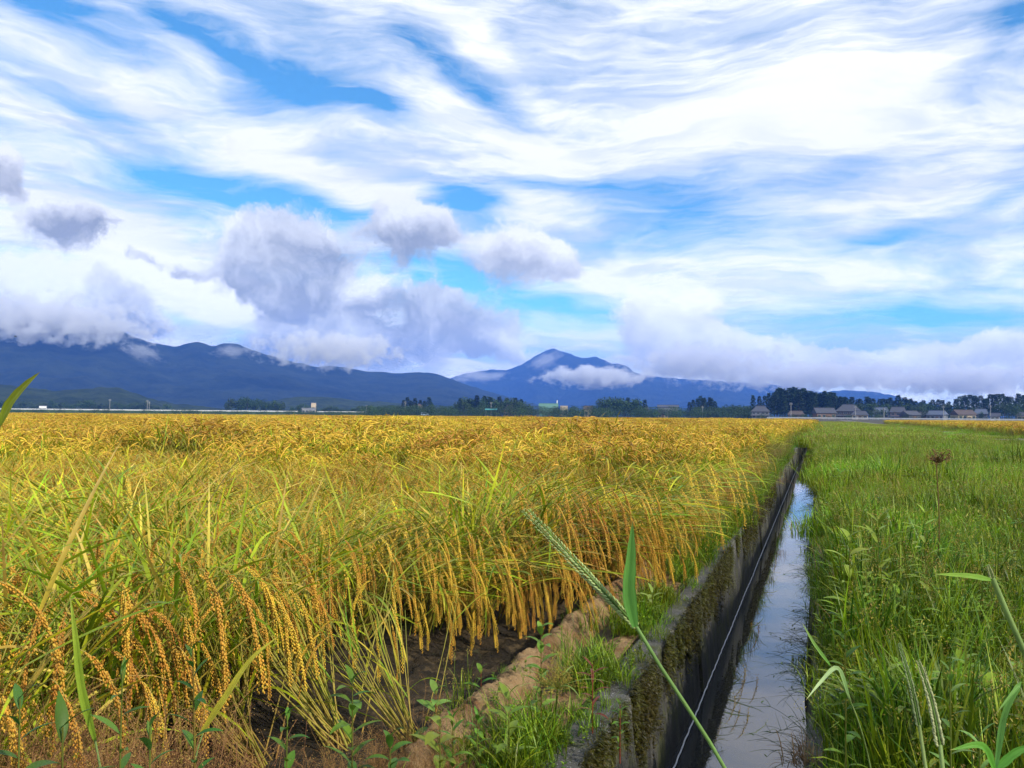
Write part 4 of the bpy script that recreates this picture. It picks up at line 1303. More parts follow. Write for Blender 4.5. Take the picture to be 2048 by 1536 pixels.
# the seeding grass stem that crosses the canal, close to the lens
g0 = Vector((0.02, 0.62, 0.0))
root = empty('grass_stalk', g0)
tag(root, 'tall green grass stalk with long seed spikes leaning across the canal', 'grass stalk')
node = at(1272, 1252, .62)
S = spline([g0, at(1560, 1800, .66), at(1450, 1536, .63), at(1362, 1395, .62), at(1300, 1300, .62), node], 30)
stem_obj('stem', S, .0018, .0014, (0.15, 0.27, 0.06), (0.22, 0.34, 0.10), root)
raceme('seed_spike', [node, at(1220, 1200, .62), at(1140, 1120, .63), at(1044, 1020, .635)], .0062, root, n=40, seed_l=.0050)
raceme('seed_spike', [node, at(1218, 1194, .618), at(1142, 1112, .615), at(1056, 1018, .61)], .0056, root, n=38, seed_l=.0050)
blade_obj('leaf', [at(1270, 1254, .615), at(1258, 1190, .61), at(1262, 1110, .605), at(1265, 1042, .60)], .0098, (0.10, 0.25, 0.05), (0.12, 0.28, 0.06), root)
# stalks on the right
def stalk(label, base, pts, r, spikes=(), leaves=(), c0=(0.16, .28, .06), c1=(.26, .36, .12), name='grass_stalk', cat='grass stalk'):
    b = Vector(base)
    root = empty(name, b)
    tag(root, label, cat)
    stem_obj('stem', spline([b] + list(pts), 24), r, r * .7, c0, c1, root)
    for s in spikes: raceme('seed_spike', s[0], s[1], root, s[2] if len(s) > 2 else (0.40, .44, .20), n=60)
    for l in leaves: blade_obj('leaf', l[0], l[1], l[2], l[3], root)
    return root
stalk('grass stalk with a narrow grey-green spike leaning left at the bottom', (0.33, .62, 0), [at(1870, 1640, .70), at(1850, 1530, .72), at(1838, 1450, .73)], .0022,
      [([at(1838, 1450, .73), at(1822, 1370, .73), at(1798, 1286, .73)], .0055, (.26, .32, .15))])
stalk('grass stalk with a thick pale spike in the bottom right of the bank', (0.36, .60, 0), [at(1895, 1640, .66), at(1888, 1540, .67), at(1880, 1490, .68)], .0024,
      [([at(1880, 1490, .68), at(1862, 1400, .68), at(1836, 1320, .68)], .0075, (.48, .50, .26)), ([at(1872, 1440, .69), at(1858, 1380, .70), at(1848, 1335, .70)], .004, (.40, .44, .22))])
stalk('pale green grass stalk rising at the right edge with a drooping side blade', (0.80, 1.10, 0), [at(2120, 1500, 1.05), at(2060, 1330, 1.02), at(2020, 1240, 1.0), at(1984, 1155, 1.0)], .0045,
      [([at(1984, 1155, 1.0), at(1980, 1142, 1.0), at(1976, 1130, 1.0)], .006)], [([at(1985, 1160, 1.0), at(1940, 1152, .98), at(1870, 1148, .96)], .0065, (.16, .3, .04), (.22, .36, .05))])
stalk('low grass with a long blade arching over the bottom right of the bank', (.62, .92, 0), [at(2000, 1560, .95), at(1990, 1540, .95)], .002, [],
      [([at(1990, 1540, .95), at(2040, 1500, .95), at(2080, 1490, .95)], .010, (.08, .2, .03), (.12, .26, .04)), ([at(1990, 1540, .95), at(1960, 1490, .93), at(1900, 1500, .92)], .009, (.10, .24, .03), (.14, .28, .04)),
       ([at(1990, 1540, .95), at(2020, 1400, .95), at(2040, 1368, .95), at(1990, 1430, .93)], .008, (.08, .2, .05), (.14, .28, .06))])
stalk('rush stem with a bent leaf reaching over the canal water', (0.05, 1.5, 0), [at(1740, 1530, 1.6), at(1700, 1400, 1.55), at(1660, 1330, 1.5)], .0018, [],
      [([at(1700, 1400, 1.55), at(1672, 1335, 1.5), at(1640, 1365, 1.45), at(1612, 1400, 1.4)], .008, (.2, .3, .1), (.34, .4, .2)), ([at(1660, 1330, 1.5), at(1630, 1290, 1.5), at(1604, 1245, 1.5)], .006, (.14, .28, .04), (.26, .34, .1))])
# blades at the left edge
stalk('long upright rice blade rising above the horizon at the left edge', (-1.35, .85, MUD_Z), [at(-60, 1100, 1.25), at(-20, 900, 1.2), at(0, 850, 1.2)], .002, [],
      [([at(0, 850, 1.2), at(22, 805, 1.19), at(52, 770, 1.18), at(80, 744, 1.17)], .014, (.22, .32, .03), (.34, .42, .05))], name='grass_stalk', cat='grass stalk')
stalk('broad green grass blade standing in front of the left rice plants', (-1.25, 1.35, MUD_Z), [at(205, 1560, 1.7), at(190, 1480, 1.68)], .003, [],
      [([at(190, 1480, 1.68), at(165, 1380, 1.66), at(150, 1260, 1.65), at(140, 1190, 1.66)], .017, (.20, .30, .03), (.30, .38, .04))], name='grass_stalk', cat='grass stalk')
stalk('yellow bent leaf with dark specks above the brown grass', (-1.05, 1.6, MUD_Z), [at(395, 1500, 1.75), at(415, 1440, 1.75)], .002, [],
      [([at(400, 1470, 1.75), at(450, 1395, 1.73), at(510, 1310, 1.72), at(560, 1270, 1.72)], .013, (.40, .33, .04), (.52, .46, .06))], name='grass_stalk', cat='grass stalk')
# yellow umbel sedge at the front of the ridge
q = onz(1100, 1470, 0.02)
root = empty('sedge', q)
tag(root, 'sedge with a bushy yellow-brown flower head in front of the clay ridge', 'sedge')
tip = at(1115, 1378, (q - CAM).dot(CF) * .97)
stem_obj('stem', spline([q, (q + tip) / 2 + Vector((.006, 0, 0)), tip], 10), .0032, .0024, (.06, .14, .02), (.1, .18, .03), root)
mb = MB(); m = 46
Q, _ = curve_paths(np.zeros((m, 3)), U(0, 6.28, m), U(.1, 1.5, m), U(0, .5, m), U(.04, .12, m), 4)
mb.add(*tubes(Q, .0007, .0004, 3, (.3, .3, .05), (.36, .3, .06)))
k = m * 9; jj = rng.integers(0, m, k)
mb.add(*spindles(Q[jj, rng.integers(2, 5, k)] + rng.normal(0, .007, (k, 3)), rng.normal(size=(k, 3)), .012, .0028, lerp3((.38, .28, .05), (.42, .36, .07), rng.random(k)), 3))
link('flower_head', mb.mesh('flower_head', [M_WEED]), root, tip - q)
for a in range(5):
    V, F, C = ribbons([(0, 0, 0)], a * 1.3 + .2, 1.0, 1.0, .2, .007, 9, 1.2, (.18, .3, .04), (.28, .36, .08), None, .2, .3)
    link('leaf', fast_mesh('leaf', V, F, [M_WEED], C, True), root, tip - q)
# dried dock and dead clumps in the bank
q = at(1868, 960, 5.2); q.z = 0.0
root = empty('dead_weed', q); tag(root, 'dead weed with a brown seed head standing above the green bank', 'weed')
dd = (q - CAM).dot(CF); tip = at(1872, 915, dd)
stem_obj('stem', spline([q, (q + tip) / 2 + Vector((.02, 0, 0)), tip], 8), .004, .003, (.12, .07, .03), (.16, .09, .04), root)
mb = MB(); m = 16
Q, _ = curve_paths(np.zeros((m, 3)), U(0, 6.28, m), U(.2, 1.2, m), U(.0, .7, m), U(.04, .11, m), 4)
mb.add(*tubes(Q, .004, .002, 3, (.14, .08, .03), (.16, .09, .04)))
k = 150; jj = rng.integers(0, m, k)
mb.add(*spindles(Q[jj, rng.integers(2, 5, k)] + rng.normal(0, .014, (k, 3)), rng.normal(size=(k, 3)), .016, .008, lerp3((.10, .055, .02), (.24, .14, .05), rng.random(k)), 4))
link('seed_head', mb.mesh('seed_head', [M_DRY]), root, tip - q - Vector((0, 0, .03)))
for (px, py, s, lab) in ((1790, 1215, .75, 'tan clump of dead grass in the middle of the green bank'), (1745, 1020, 1.0, 'dull brown dead grass patch behind the lime weeds'),
                         (1890, 1180, .6, 'small withered brown tuft between green weeds on the bank'), (1610, 1530, .45, 'withered pale leaf tuft at the canal rim in the foreground')):
    q = onz(px, py, 0.0)
    root = empty('dead_grass', q); tag(root, lab, 'dead grass')
    root.scale = (s, s, s)
    tag(link('blades', MB().add(*tuft(90, .07, .1, .36, .008, .8, 1.8, (0.34, 0.22, 0.12), (0.22, 0.12, 0.07), 6)).mesh('blades', [M_DRY]), root), kind='stuff')

# ================================================================== the far village
def lathe_pts(n): return None
def crown_cedar(h, r, n=520, seed=0, col=(0.022, 0.042, 0.016)):
    mb = MB()
    t = rng.random(n) ** 0.8
    z = h * (0.16 + 0.84 * t)
    prof_ = r * (1.02 - t) ** 0.85 * (0.8 + 0.3 * np.sin(t * 34 + seed)) * 1.15
    a = U(0, 6.28, n)
    rr = prof_ * np.sqrt(U(.25, 1, n))
    b = np.stack([np.cos(a) * rr, np.sin(a) * rr, z], -1)
    c = lerp3(col, np.array(col) * 2.2, rng.random(n))
    V, F, C = ribbons(b, a + rng.normal(0, .5, n), U(.9, 1.7, n), U(.1, .9, n), h * .085 * U(.6, 1.3, n), h * .05 * U(.6, 1.3, n), 2, 1.2, c * .8, c, None, U(-1, 1, n), 0, 'oval')
    return mb.add(V, F, C)
def crown_broad(h, r, n=520, col=(0.03, 0.055, 0.016), low=.38):
    mb = MB()
    lobes = np.stack([rng.normal(0, r * .45, 9), rng.normal(0, r * .45, 9), h * U(low, .84, 9)], -1)
    lobes[0] = (0, 0, h * .80)
    lr = r * U(.38, .62, 9)
    j = rng.integers(0, 9, n)
    d = rng.normal(size=(n, 3)); d /= np.linalg.norm(d, axis=1, keepdims=True)
    b = lobes[j] + d * (lr[j] * U(.55, 1.05, n))[:, None]
    b[:, 2] = np.clip(b[:, 2], h * (.12 if low > .2 else 0), h)
    c = lerp3(col, np.array(col) * 2.3, rng.random(n))
    V, F, C = ribbons(b, U(0, 6.28, n), U(.4, 2.2, n), U(.1, .9, n), h * .09 * U(.6, 1.3, n), h * .06 * U(.6, 1.3, n), 2, 1.2, c * .8, c, None, U(-1.2, 1.2, n), 0, 'oval')
    return mb.add(V, F, C)
def trunk(h, r, limbs=5):
    mb = MB()
    P = np.array([(0, 0, -.5), (.02 * h, 0, h * .3), (0, .02 * h, h * .6), (0, 0, h * .93)])
    V, F = tube(P, [r, r * .75, r * .5, r * .12], 6); mb.add(V, F)
    for i in range(limbs):
        a = i * 2.4; z = h * (.28 + .1 * i)
        P = np.array([(0, 0, z), (math.cos(a) * h * .1, math.sin(a) * h * .1, z + h * .06), (math.cos(a) * h * .18, math.sin(a) * h * .18, z + h * .12)])
        V, F = tube(P, [r * .4, r * .25, r * .08], 4); mb.add(V, F)
    return mb.mesh('trunk', [M_BARK])
ced = [(crown_cedar(1, .17 + .03 * (i % 3), 620, i).mesh('crown', [M_TREE]), trunk(1, .014)) for i in range(5)]
brd = [(crown_broad(1, .42, 560).mesh('crown', [M_TREE]), trunk(1, .02)) for i in range(5)]
def tree(px, top, D, label, group, kind='cedar', wk=1.0):
    p = at(px, 834, D); hz = at(px, top, D).z
    name = 'cedar_tree' if kind == 'cedar' else 'broadleaf_tree'
    r = empty(name, (p.x, p.y, 0.0), U(0, 6.28))
    cr, tr = (ced if kind == 'cedar' else brd)[int(rng.integers(5))]
    wk = wk * (.85 if kind == 'cedar' else 1.0)
    r.scale = (hz * wk, hz * wk, hz)
    tag(r, label, 'tree', group)
    link('trunk', tr, r); link('crown', cr, r)
    return r
def row(px0, px1, tops, n, D, label, group, kind='cedar', wk=1.0, jit=9, dj=18):
    xs = np.linspace(px0, px1, n)
    tp = np.interp(xs, np.linspace(px0, px1, len(tops)), tops)
    for i, (x, t) in enumerate(zip(xs, tp)):
        tree(x + U(-3, 3), t + U(-1, 1) * jit * .5 + (1.5 if rng.random() < .4 else 0), D + U(-dj, dj), '%s, %s from left' % (label, nth(i + 1)), group, kind, wk)
# right-hand wood
row(1506, 1538, [791, 792, 788], 4, 545, 'slim cedar standing apart at the end of the dense wood', 'cedars apart from the wood')
row(1545, 1684, [786, 779, 778, 777, 780, 783, 785, 783, 786, 794], 30, 560, 'tall dark cedar packed into the dense wood behind the village', 'cedars of the dense wood', wk=1.25)
row(1540, 1690, [792, 786, 786, 790, 792], 16, 535, 'dark cedar on the front edge of the dense wood', 'cedars on the front edge of the wood', wk=1.3)
row(1690, 1900, [796, 799, 797, 800, 796, 803, 801, 806], 26, 590, 'lower tree in the belt behind the tiled roofs', 'tree belt behind the roofs', wk=1.4)
row(1690, 1910, [806, 808, 806, 808, 806], 18, 560, 'rounded tree in the belt behind the tiled roofs', 'rounded trees behind the roofs', 'broad', 1.0)
tree(1797, 791, 575, 'lone conical cedar rising above the belt behind the roofs', None, wk=1.3)
row(1912, 2075, [797, 792, 795, 791, 793, 790, 792], 24, 560, 'tall cedar in the wood at the right end of the village', 'cedars at the end of the village', wk=1.3)
row(1992, 2060, [808, 804, 802], 6, 500, 'dark leafy tree in front of the end wood', 'leafy trees before the end wood', 'broad', .9)
row(1738, 1765, [818, 815], 3, 505, 'dark garden tree beside the cream house', 'garden trees by the cream house', 'broad', .9)
row(1845, 1985, [818, 822, 818, 821], 8, 525, 'low garden tree between the tiled houses', 'garden trees between houses', 'broad', 1.0)
# middle groves
row(1380, 1430, [801, 794, 797, 800], 9, 600, 'cedar of the small grove left of the two-storey house', 'small cedar grove', wk=1.25)
row(1428, 1505, [809, 811, 808, 811], 13, 600, 'roadside tree of the low row before the village', 'low roadside trees', 'broad', 1.1)
row(1188, 1290, [806, 800, 797, 797, 798, 800, 799, 806], 17, 610, 'dark tree of the long grove in the middle distance', 'long dark grove', 'broad', 1.0)
row(1215, 1288, [802, 799, 799], 6, 620, 'cedar among the long grove in the middle distance', 'cedars in the long grove', wk=1.3)
row(905, 1058, [809, 803, 796, 793, 798, 792, 792, 794, 797, 800, 797, 802, 806, 811], 24, 620, 'dark tree of the grove behind the green shed', 'grove behind the green shed', 'broad', .9)
row(922, 1045, [797, 791, 793, 794, 796], 9, 630, 'tall cedar in the grove behind the green shed', 'cedars behind the green shed', wk=1.35)
row(806, 862, [799, 796, 800, 798, 801], 9, 640, 'tree of the small clump around the lone farmhouse', 'clump round the farmhouse', wk=1.35)
row(456, 565, [800, 797, 797, 799, 803, 808], 17, 760, 'dark tree of the grove beyond the embankment', 'grove beyond the embankment', 'broad', .95)
row(585, 625, [812, 808, 811], 5, 730, 'tree by the low grey building on the embankment', 'trees by the low grey building', 'broad', .9)
row(640, 800, [813, 815, 814, 812, 815], 16, 700, 'low tree of the row past the embankment', 'low row past the embankment', 'broad', 1.2)
row(-20, 330, [802, 806, 800, 804, 808], 26, 820, 'tree at the foot of the wooded hill', 'trees at the hill foot', 'broad', 1.2)
# bushes that close the gaps at the field's end
bush = [crown_broad(1, .9, 620, (0.028, 0.052, 0.014), .08).mesh('bush', [M_TREE]) for i in range(4)]
pts = []
for i in range(560):
    px = U(-60, 1520); D = U(520, 680)
    p = at(px, 832, D)
    pts.append((p.x, p.y, -.1, U(0, 6.28), U(4.5, 7.5) * (1.0 if px > 720 else .45), int(rng.integers(4))))
for i in range(150):
    px = U(1520, 2080); D = U(470, 560)
    p = at(px, 832, D)
    pts.append((p.x, p.y, -.1, U(0, 6.28), U(1.5, 3.4), int(rng.integers(4))))
scatter('undergrowth', pts, bush, 'dark hedges and scrub along the far end of the fields', 'scrub')
# forest cover on the near hills
# ------------------------------------------------------------------ houses
def hmat(name, c, rough=.8):
    c = np.array(c)
    return surf_mat(name, tuple(c * .88), tuple(c * 1.1), 1.2, rough, 0, None, .3)
M_TILE = hmat('roof_tile_grey', (0.060, 0.064, 0.080), .7)
M_TILE2 = hmat('roof_tile_brown', (0.08, 0.060, 0.052), .7)
M_BLUE = hmat('roof_sheet_blue', (0.085, 0.105, 0.15), .6)
M_GREENR = hmat('roof_sheet_green', (0.09, 0.19, 0.13), .6)
M_TEAL = hmat('roof_sheet_teal', (0.07, 0.28, 0.28), .6)
M_CREAM = hmat('wall_cream', (0.52, 0.42, 0.29))
M_WHITE = hmat('wall_white', (0.75, 0.75, 0.74))
M_GREY = hmat('wall_grey', (0.22, 0.23, 0.26))
M_WOOD = hmat('wall_wood', (0.20, 0.12, 0.075))
M_ROSE = hmat('wall_rose', (0.26, 0.17, 0.14))
M_GLASS = hmat('window_glass', (0.03, 0.04, 0.05), .12)
M_FRAME = hmat('window_frame', (0.35, 0.34, 0.33), .5)
def roof_mesh(w, dp, z0, rise, mat, hip=.0, over=.6):
    """a thick pitched roof; hip pulls the ridge ends in"""
    a, b = w / 2 + over, dp / 2 + over
    rl = a - hip * b
    t = .18
    v = [(-a, -b, z0), (a, -b, z0), (a, b, z0), (-a, b, z0), (-rl, 0, z0 + rise), (rl, 0, z0 + rise),
         (-a, -b, z0 - t), (a, -b, z0 - t), (a, b, z0 - t), (-a, b, z0 - t)]
    mb = MB().add(v, [(0, 1, 5, 4), (2, 3, 4, 5), (0, 6, 7, 1), (1, 7, 8, 2), (2, 8, 9, 3), (3, 9, 6, 0), (6, 9, 8, 7)]).add(v, [(1, 2, 5), (3, 0, 4)])
    return mb.mesh('roof', [mat])
def house(px, wpx, top, D, label, wall, roof, storeys=1, hip=0.0, dp=None, yaw=0.0, rise_k=.42, wins=4, name='house', cat='house', flat=False):
    p = at(px, 834, D)
    w = wpx / FPX * D * .88
    hz = max(2.6, at(px, top, D).z)
    dp = dp or min(w, 8.0)
    rz = math.atan2(-(p.x), p.y) + yaw
    r = empty(name, (p.x, p.y, 0), rz)
    tag(r, label, cat)
    rise = min(dp * rise_k, hz * .45) if not flat else .25
    hw = hz - rise
    mb = MB().box((0, 0, hw / 2 - .15), (w, dp, hw + .3))
    if not flat and hip == 0:
        for s in (-1, 1):
            x = s * (w / 2 - .01)
            mb.add([(x, -dp / 2, hw), (x, dp / 2, hw), (x, 0, hw + rise * .93)], [(0, 1, 2)])
    link('wall', mb.mesh('wall', [wall]), r)
    rf = link('roof', roof_mesh(w, dp, hw + .02, rise, roof, hip, .25 if flat else .6), r)
    if not flat:
        link('ridge', MB().box((0, 0, hw + rise + .10), (max(.5, (w + 1.1) - hip * (dp + 1.2)), .35, .3)).mesh('ridge', [roof]), rf)
    if storeys == 2:
        sk = MB(); zz = hw * .52; b = dp / 2
        sk.add([(-w / 2 - .7, -b - 1.3, zz - .45), (w / 2 + .7, -b - 1.3, zz - .45), (w / 2 + .7, -b - .01, zz + .15), (-w / 2 - .7, -b - .01, zz + .15),
                (-w / 2 - .7, -b - 1.3, zz - .6), (w / 2 + .7, -b - 1.3, zz - .6), (w / 2 + .7, -b - .01, zz), (-w / 2 - .7, -b - .01, zz)],
               [(0, 1, 2, 3), (4, 7, 6, 5), (0, 4, 5, 1), (1, 5, 6, 2), (3, 7, 4, 0)])
        link('lower_roof', sk.mesh('lower_roof', [roof]), r)
    ww = w / (wins * 1.75)
    for f in range(storeys):
        zc = hw * ((.27, .76)[f] if storeys == 2 else .52)
        wh = min(1.5, hw / storeys * .42)
        for i in range(wins):
            x = (i + .5 - wins / 2) * w / wins
            if f == 0 and i == wins // 2:
                dh = min(2.1, hw * .8)
                dr = link('door', MB().box((0, 0, dh / 2), (min(1.6, ww * 1.2), .08, dh)).mesh('door', [M_WOOD if wall is not M_WOOD else M_TILE2]), r, (x, -dp / 2 - .03, .0))
                continue
            wf = link('window', MB().box((0, 0, 0), (ww + .2, .08, wh + .2)).mesh('window', [M_FRAME]), r, (x, -dp / 2 - .03, zc))
            link('pane', MB().box((-ww / 4, 0, 0), (ww / 2 - .06, .04, wh)).box((ww / 4, 0, 0), (ww / 2 - .06, .04, wh)).mesh('pane', [M_GLASS]), wf, (0, -.045, 0))
    return r
house(1521, 38, 812, 520, 'two-storey grey house in front of the slim cedars', M_GREY, M_TILE, 2, .7)
house(1592, 33, 822, 500, 'low brown-roofed shed in front of the dense wood', M_WOOD, M_TILE2, 1, .3, wins=3)
house(1648, 42, 816, 505, 'brown timber house with a grey gable roof', M_WOOD, M_TILE, 1, 0, yaw=.35, wins=4)
house(1697, 52, 809, 525, 'largest house with a broad dark hipped roof', M_TILE2, M_TILE, 2, .8, dp=10)
house(1720, 33, 822, 498, 'bright cream low house in front of the largest roof', M_CREAM, M_TILE, 1, .4, wins=3)
house(1762, 32, 815, 545, 'house with a bluish roof half hidden by garden trees', M_GREY, M_BLUE, 1, .3, wins=3)
house(1796, 32, 814, 540, 'grey-tiled house right of the bluish roof', M_ROSE, M_TILE, 2, .3, wins=3)
house(1820, 32, 822, 505, 'low gabled house with its end turned to the road', M_TILE2, M_TILE, 1, 0, yaw=.7, wins=3)
house(1846, 22, 823, 520, 'small dark house between two gabled ones', M_TILE2, M_TILE, 1, 0, wins=2)
house(1874, 36, 821, 510, 'long low house with a pale grey roof', M_GREY, M_BLUE, 1, .2, yaw=-.3)
house(1926, 42, 820, 515, 'long house with a pale gable end near the end wood', M_CREAM, M_TILE2, 1, 0, yaw=.6, wins=4)
house(1962, 26, 818, 525, 'bluish-roofed house just before the end wood', M_GREY, M_BLUE, 2, .3, wins=3)
house(1990, 18, 826, 500, 'tiny shed beside the end wood', M_WHITE, M_TILE, 1, 0, wins=2)
house(2044, 20, 824, 500, 'pale house cut by the right edge of the view', M_CREAM, M_TILE, 1, 0, wins=2)
house(834, 30, 808, 640, 'lone farmhouse with a dark hipped roof in its clump of trees', M_ROSE, M_TILE2, 1, .7, wins=4)
house(1020, 25, 810, 610, 'pinkish two-storey house beside the green shed grove', M_ROSE, M_TILE2, 2, .5, wins=3)
house(1176, 17, 812, 600, 'narrow beige house left of the long grove', M_CREAM, M_TILE2, 1, 0, wins=2)
house(1290, 24, 815, 600, 'grey-roofed house at the right end of the long grove', M_GREY, M_TILE, 1, .5, wins=3)
house(1326, 22, 821, 585, 'low house in front of the long pale workshop', M_CREAM, M_TILE, 1, .3, wins=3)
house(1336, 46, 810, 760, 'long pale workshop with a shallow grey roof', M_GREY, M_TILE, 1, 0, rise_k=.12, dp=16, wins=6, name='workshop', cat='workshop')
house(1097, 42, 807, 900, 'large workshop with a green sheet roof', M_GREENR, M_GREENR, 1, 0, rise_k=.25, dp=18, wins=5, name='workshop', cat='workshop')
house(1128, 17, 811, 890, 'small pale flat building right of the green workshop', M_CREAM, M_GREY, 1, 0, wins=3, flat=True, name='building', cat='building')
house(85, 15, 811, 780, 'small white building under the wooded hill', M_WHITE, M_TILE, 1, 0, wins=3, flat=True, name='building', cat='building')
house(146, 17, 803, 1000, 'white house higher on the wooded hill foot', M_WHITE, M_GREY, 2, .2, wins=3)
house(617, 30, 816, 620, 'low grey building interrupting the embankment rail', M_GREY, M_GREY, 1, 0, wins=4, flat=True, name='building', cat='building')
house(627, 11, 805, 740, 'pale upper building behind the low grey one', M_CREAM, M_BLUE, 1, 0, wins=2, flat=True, name='building', cat='building')
# open shed with teal roof
p = at(982, 834, 560); r = empty('shed', (p.x, p.y, 0), math.atan2(-p.x, p.y)); tag(r, 'open shed with a bright teal roof', 'shed')
link('roof', roof_mesh(7.2, 3.5, 4.4, .8, M_TEAL, 0, .4), r)
for sx in (-3.4, 0, 3.4):
    for sy in (-1.5, 1.5):
        link('post', MB().box((0, 0, 2.1), (.16, .16, 4.4)).mesh('post', [M_FRAME]), r, (sx, sy, 0))
# chimney
p = at(1114, 834, 905); r = empty('chimney', (p.x, p.y, 0)); tag(r, 'thin white chimney above the green workshop roof', 'chimney')
hz = at(1114, 800, 905).z
V, F = tube(np.array([(0, 0, -.3), (0, 0, hz * .5), (0, 0, hz)]), [.7, .6, .5], 10); link('shaft', MB().add(V, F).mesh('shaft', [M_WHITE], True), r)
V, F = tube(np.array([(0, 0, hz - .3), (0, 0, hz + .1)]), [.65, .65], 10); link('rim', MB().add(V, F).mesh('rim', [M_GREY]), r)
# parked van
p = at(850, 834, 575); r = empty('van', (p.x, p.y, 1.1), math.atan2(-p.x, p.y)); tag(r, 'pale blue-white van parked before the lone farmhouse', 'van')
bp = [(-2.3, .35), (2.2, .35), (2.3, .9), (1.75, 1.1), (1.25, 1.85), (-2.2, 1.9), (-2.35, 1.0)]
mb = MB(); k = len(bp)
V = [(x, s * .82, z) for s in (-1, 1) for x, z in bp]
mb.add(V, [(i, (i + 1) % k, k + (i + 1) % k, k + i) for i in range(k)])
mb.add(V + [(0, -.82, 1.1), (0, .82, 1.1)], [((i + 1) % k, i, 2 * k) for i in range(k)] + [(k + i, k + (i + 1) % k, 2 * k + 1) for i in range(k)])
link('body', mb.mesh('body', [hmat('van_paint', (.45, .58, .70), .3)]), r)
link('side_window', MB().add([(-2.0, -.835, 1.15), (1.45, -.835, 1.15), (1.1, -.835, 1.72), (-2.0, -.835, 1.74)], [(0, 1, 2, 3)]).mesh('side_window', [M_GLASS]), r)
for x in (-1.45, 1.4):
    for s in (-1, 1):
        V, F = tube(np.array([(x, s * .86, .33), (x, s * .62, .33)]), [.33, .33], 12)
        V2, F2 = tube(np.array([(x, s * .87, .33), (x, s * .868, .33)]), [.33, .01], 12)
        link('wheel', MB().add(V, F).add(V2, F2).mesh('wheel', [M_GLASS]), r)
link('ground_pad', MB().box((0, 0, -.56), (6, 3, 1.1)).mesh('ground_pad', [M_GRAVEL]), r) if False else None
r.location.z = 0.0
r.scale = (1.15, 1.15, 1.15)
# utility poles
M_POLE = hmat('pole_concrete', (.30, .30, .29))
for (px, top, D, lab) in ((1582, 805, 495, 'utility pole in front of the dense wood'), (1711, 811, 490, 'utility pole before the largest house'), (1768, 815, 480, 'pale utility pole by the garden trees'),
                          (1887, 811, 490, 'utility pole between the long low houses'), (1981, 810, 490, 'utility pole near the tiny shed'), (1405, 812, 560, 'utility pole at the small cedar grove'),
                          (982, 804, 590, 'utility pole behind the teal shed'), (810, 803, 620, 'utility pole left of the lone farmhouse'), (219, 798, 640, 'utility pole on the embankment below the wooded hill'),
                          (294, 800, 640, 'left pole of the close pair on the embankment'), (298, 803, 640, 'right pole of the close pair on the embankment'), (733, 810, 640, 'short pole in the low tree row')):
    p = at(px, 834, D); hz = at(px, top, D).z
    r = empty('utility_pole', (p.x, p.y, 0), math.atan2(-p.x, p.y)); tag(r, lab, 'utility pole', 'utility poles of the plain')
    V, F = tube(np.array([(0, 0, -.3), (0, 0, hz)]), [.20, .13], 8); link('pole', MB().add(V, F).mesh('pole', [M_POLE], True), r)
    for z in (hz - .5, hz - 1.2):
        ca = link('crossarm', MB().box((0, 0, 0), (1.7, .12, .12)).mesh('crossarm', [M_POLE]), r, (0, -.16, z))
        for x in (-.7, 0, .7):
            V, F = tube(np.array([(x, 0, .06), (x, 0, .3)]), [.06, .03], 6); link('insulator', MB().add(V, F).mesh('insulator', [M_WHITE]), ca)
# ------------------------------------------------------------------ far road with its rail, and the embankment
M_RAIL = hmat('rail_white', (.50, .51, .53), .5)
M_BANK = surf_mat('embankment_grass', (0.022, 0.042, 0.013), (0.05, 0.075, 0.022), .25, .95, 0, None, .1)
def strip(name, A, B_, prof_, mat, n=30):
    A, B_ = Vector(A), Vector(B_)
    d = (B_ - A).normalized(); nrm = Vector((-d.y, d.x, 0))
    V = [tuple(A + (B_ - A) * (i / (n - 1)) + nrm * u + Vector((0, 0, z + (.12 * math.sin(i * 1.7) if 0 < k < len(prof_) - 1 and name == 'embankment' else 0)))) for i in range(n) for k, (u, z) in enumerate(prof_)]
    return link(name, fast_mesh(name, V, grid_faces(n, len(prof_)), [mat]))
def rail(A, B_, z, label, posts, hgt=.75, th=.34):
    A, B_ = Vector(A), Vector(B_)
    d = B_ - A; a = math.atan2(d.y, d.x)
    r = empty('guard_rail', (A.x, A.y, z), a); tag(r, label, 'guard rail')
    L = d.length
    link('beam', MB().box((L / 2, -.08, hgt - th / 2), (L, .07, th)).mesh('beam', [M_RAIL]), r)
    link('lower_beam', MB().box((L / 2, -.06, .2), (L, .05, .14)).mesh('lower_beam', [M_RAIL]), r)
    pm_ = MB().box((0, 0, hgt / 2), (.14, .14, hgt + .06)).mesh('post', [M_RAIL])
    for i in range(posts):
        link('post', pm_, r, ((i + .5) * L / posts, 0, 0))
def flat(v): return Vector((v.x, v.y, 0))
A, B_ = flat(at(1535, 836, 455)), flat(at(2160, 840, 400))
o = strip('road', A, B_, [(-4, 0.01), (-3, .16), (4, .16), (5, 0.01)], hmat('asphalt', (.06, .06, .062)))
tag(o, 'paved road crossing the plain before the village', 'road', kind='structure')
n_ = (B_ - A).normalized(); n_ = Vector((-n_.y, n_.x, 0))
rail(A - n_ * 2.8, B_ - n_ * 2.8, .15, 'long white guard rail along the road before the village', 48, .95, .5)
A, B_ = flat(at(-280, 826, 520)), flat(at(596, 830, 620))
C_, D_e = flat(at(634, 830, 624)), flat(at(735, 830, 636))
o = strip('embankment', A, flat(at(900, 830, 660)), [(-9, -.1), (-5, 1.2), (-2.2, 2.0), (2.2, 2.0), (9, -.1)], M_BANK, 90)
tag(o, 'dark grassy embankment at the end of the paddy', 'embankment', kind='structure')
rail(A, B_, 1.85, 'long white rail on the embankment under the blue range', 70, .95, .62)
rail(C_, D_e, 1.85, 'short white rail right of the low grey building', 10, .95, .5)
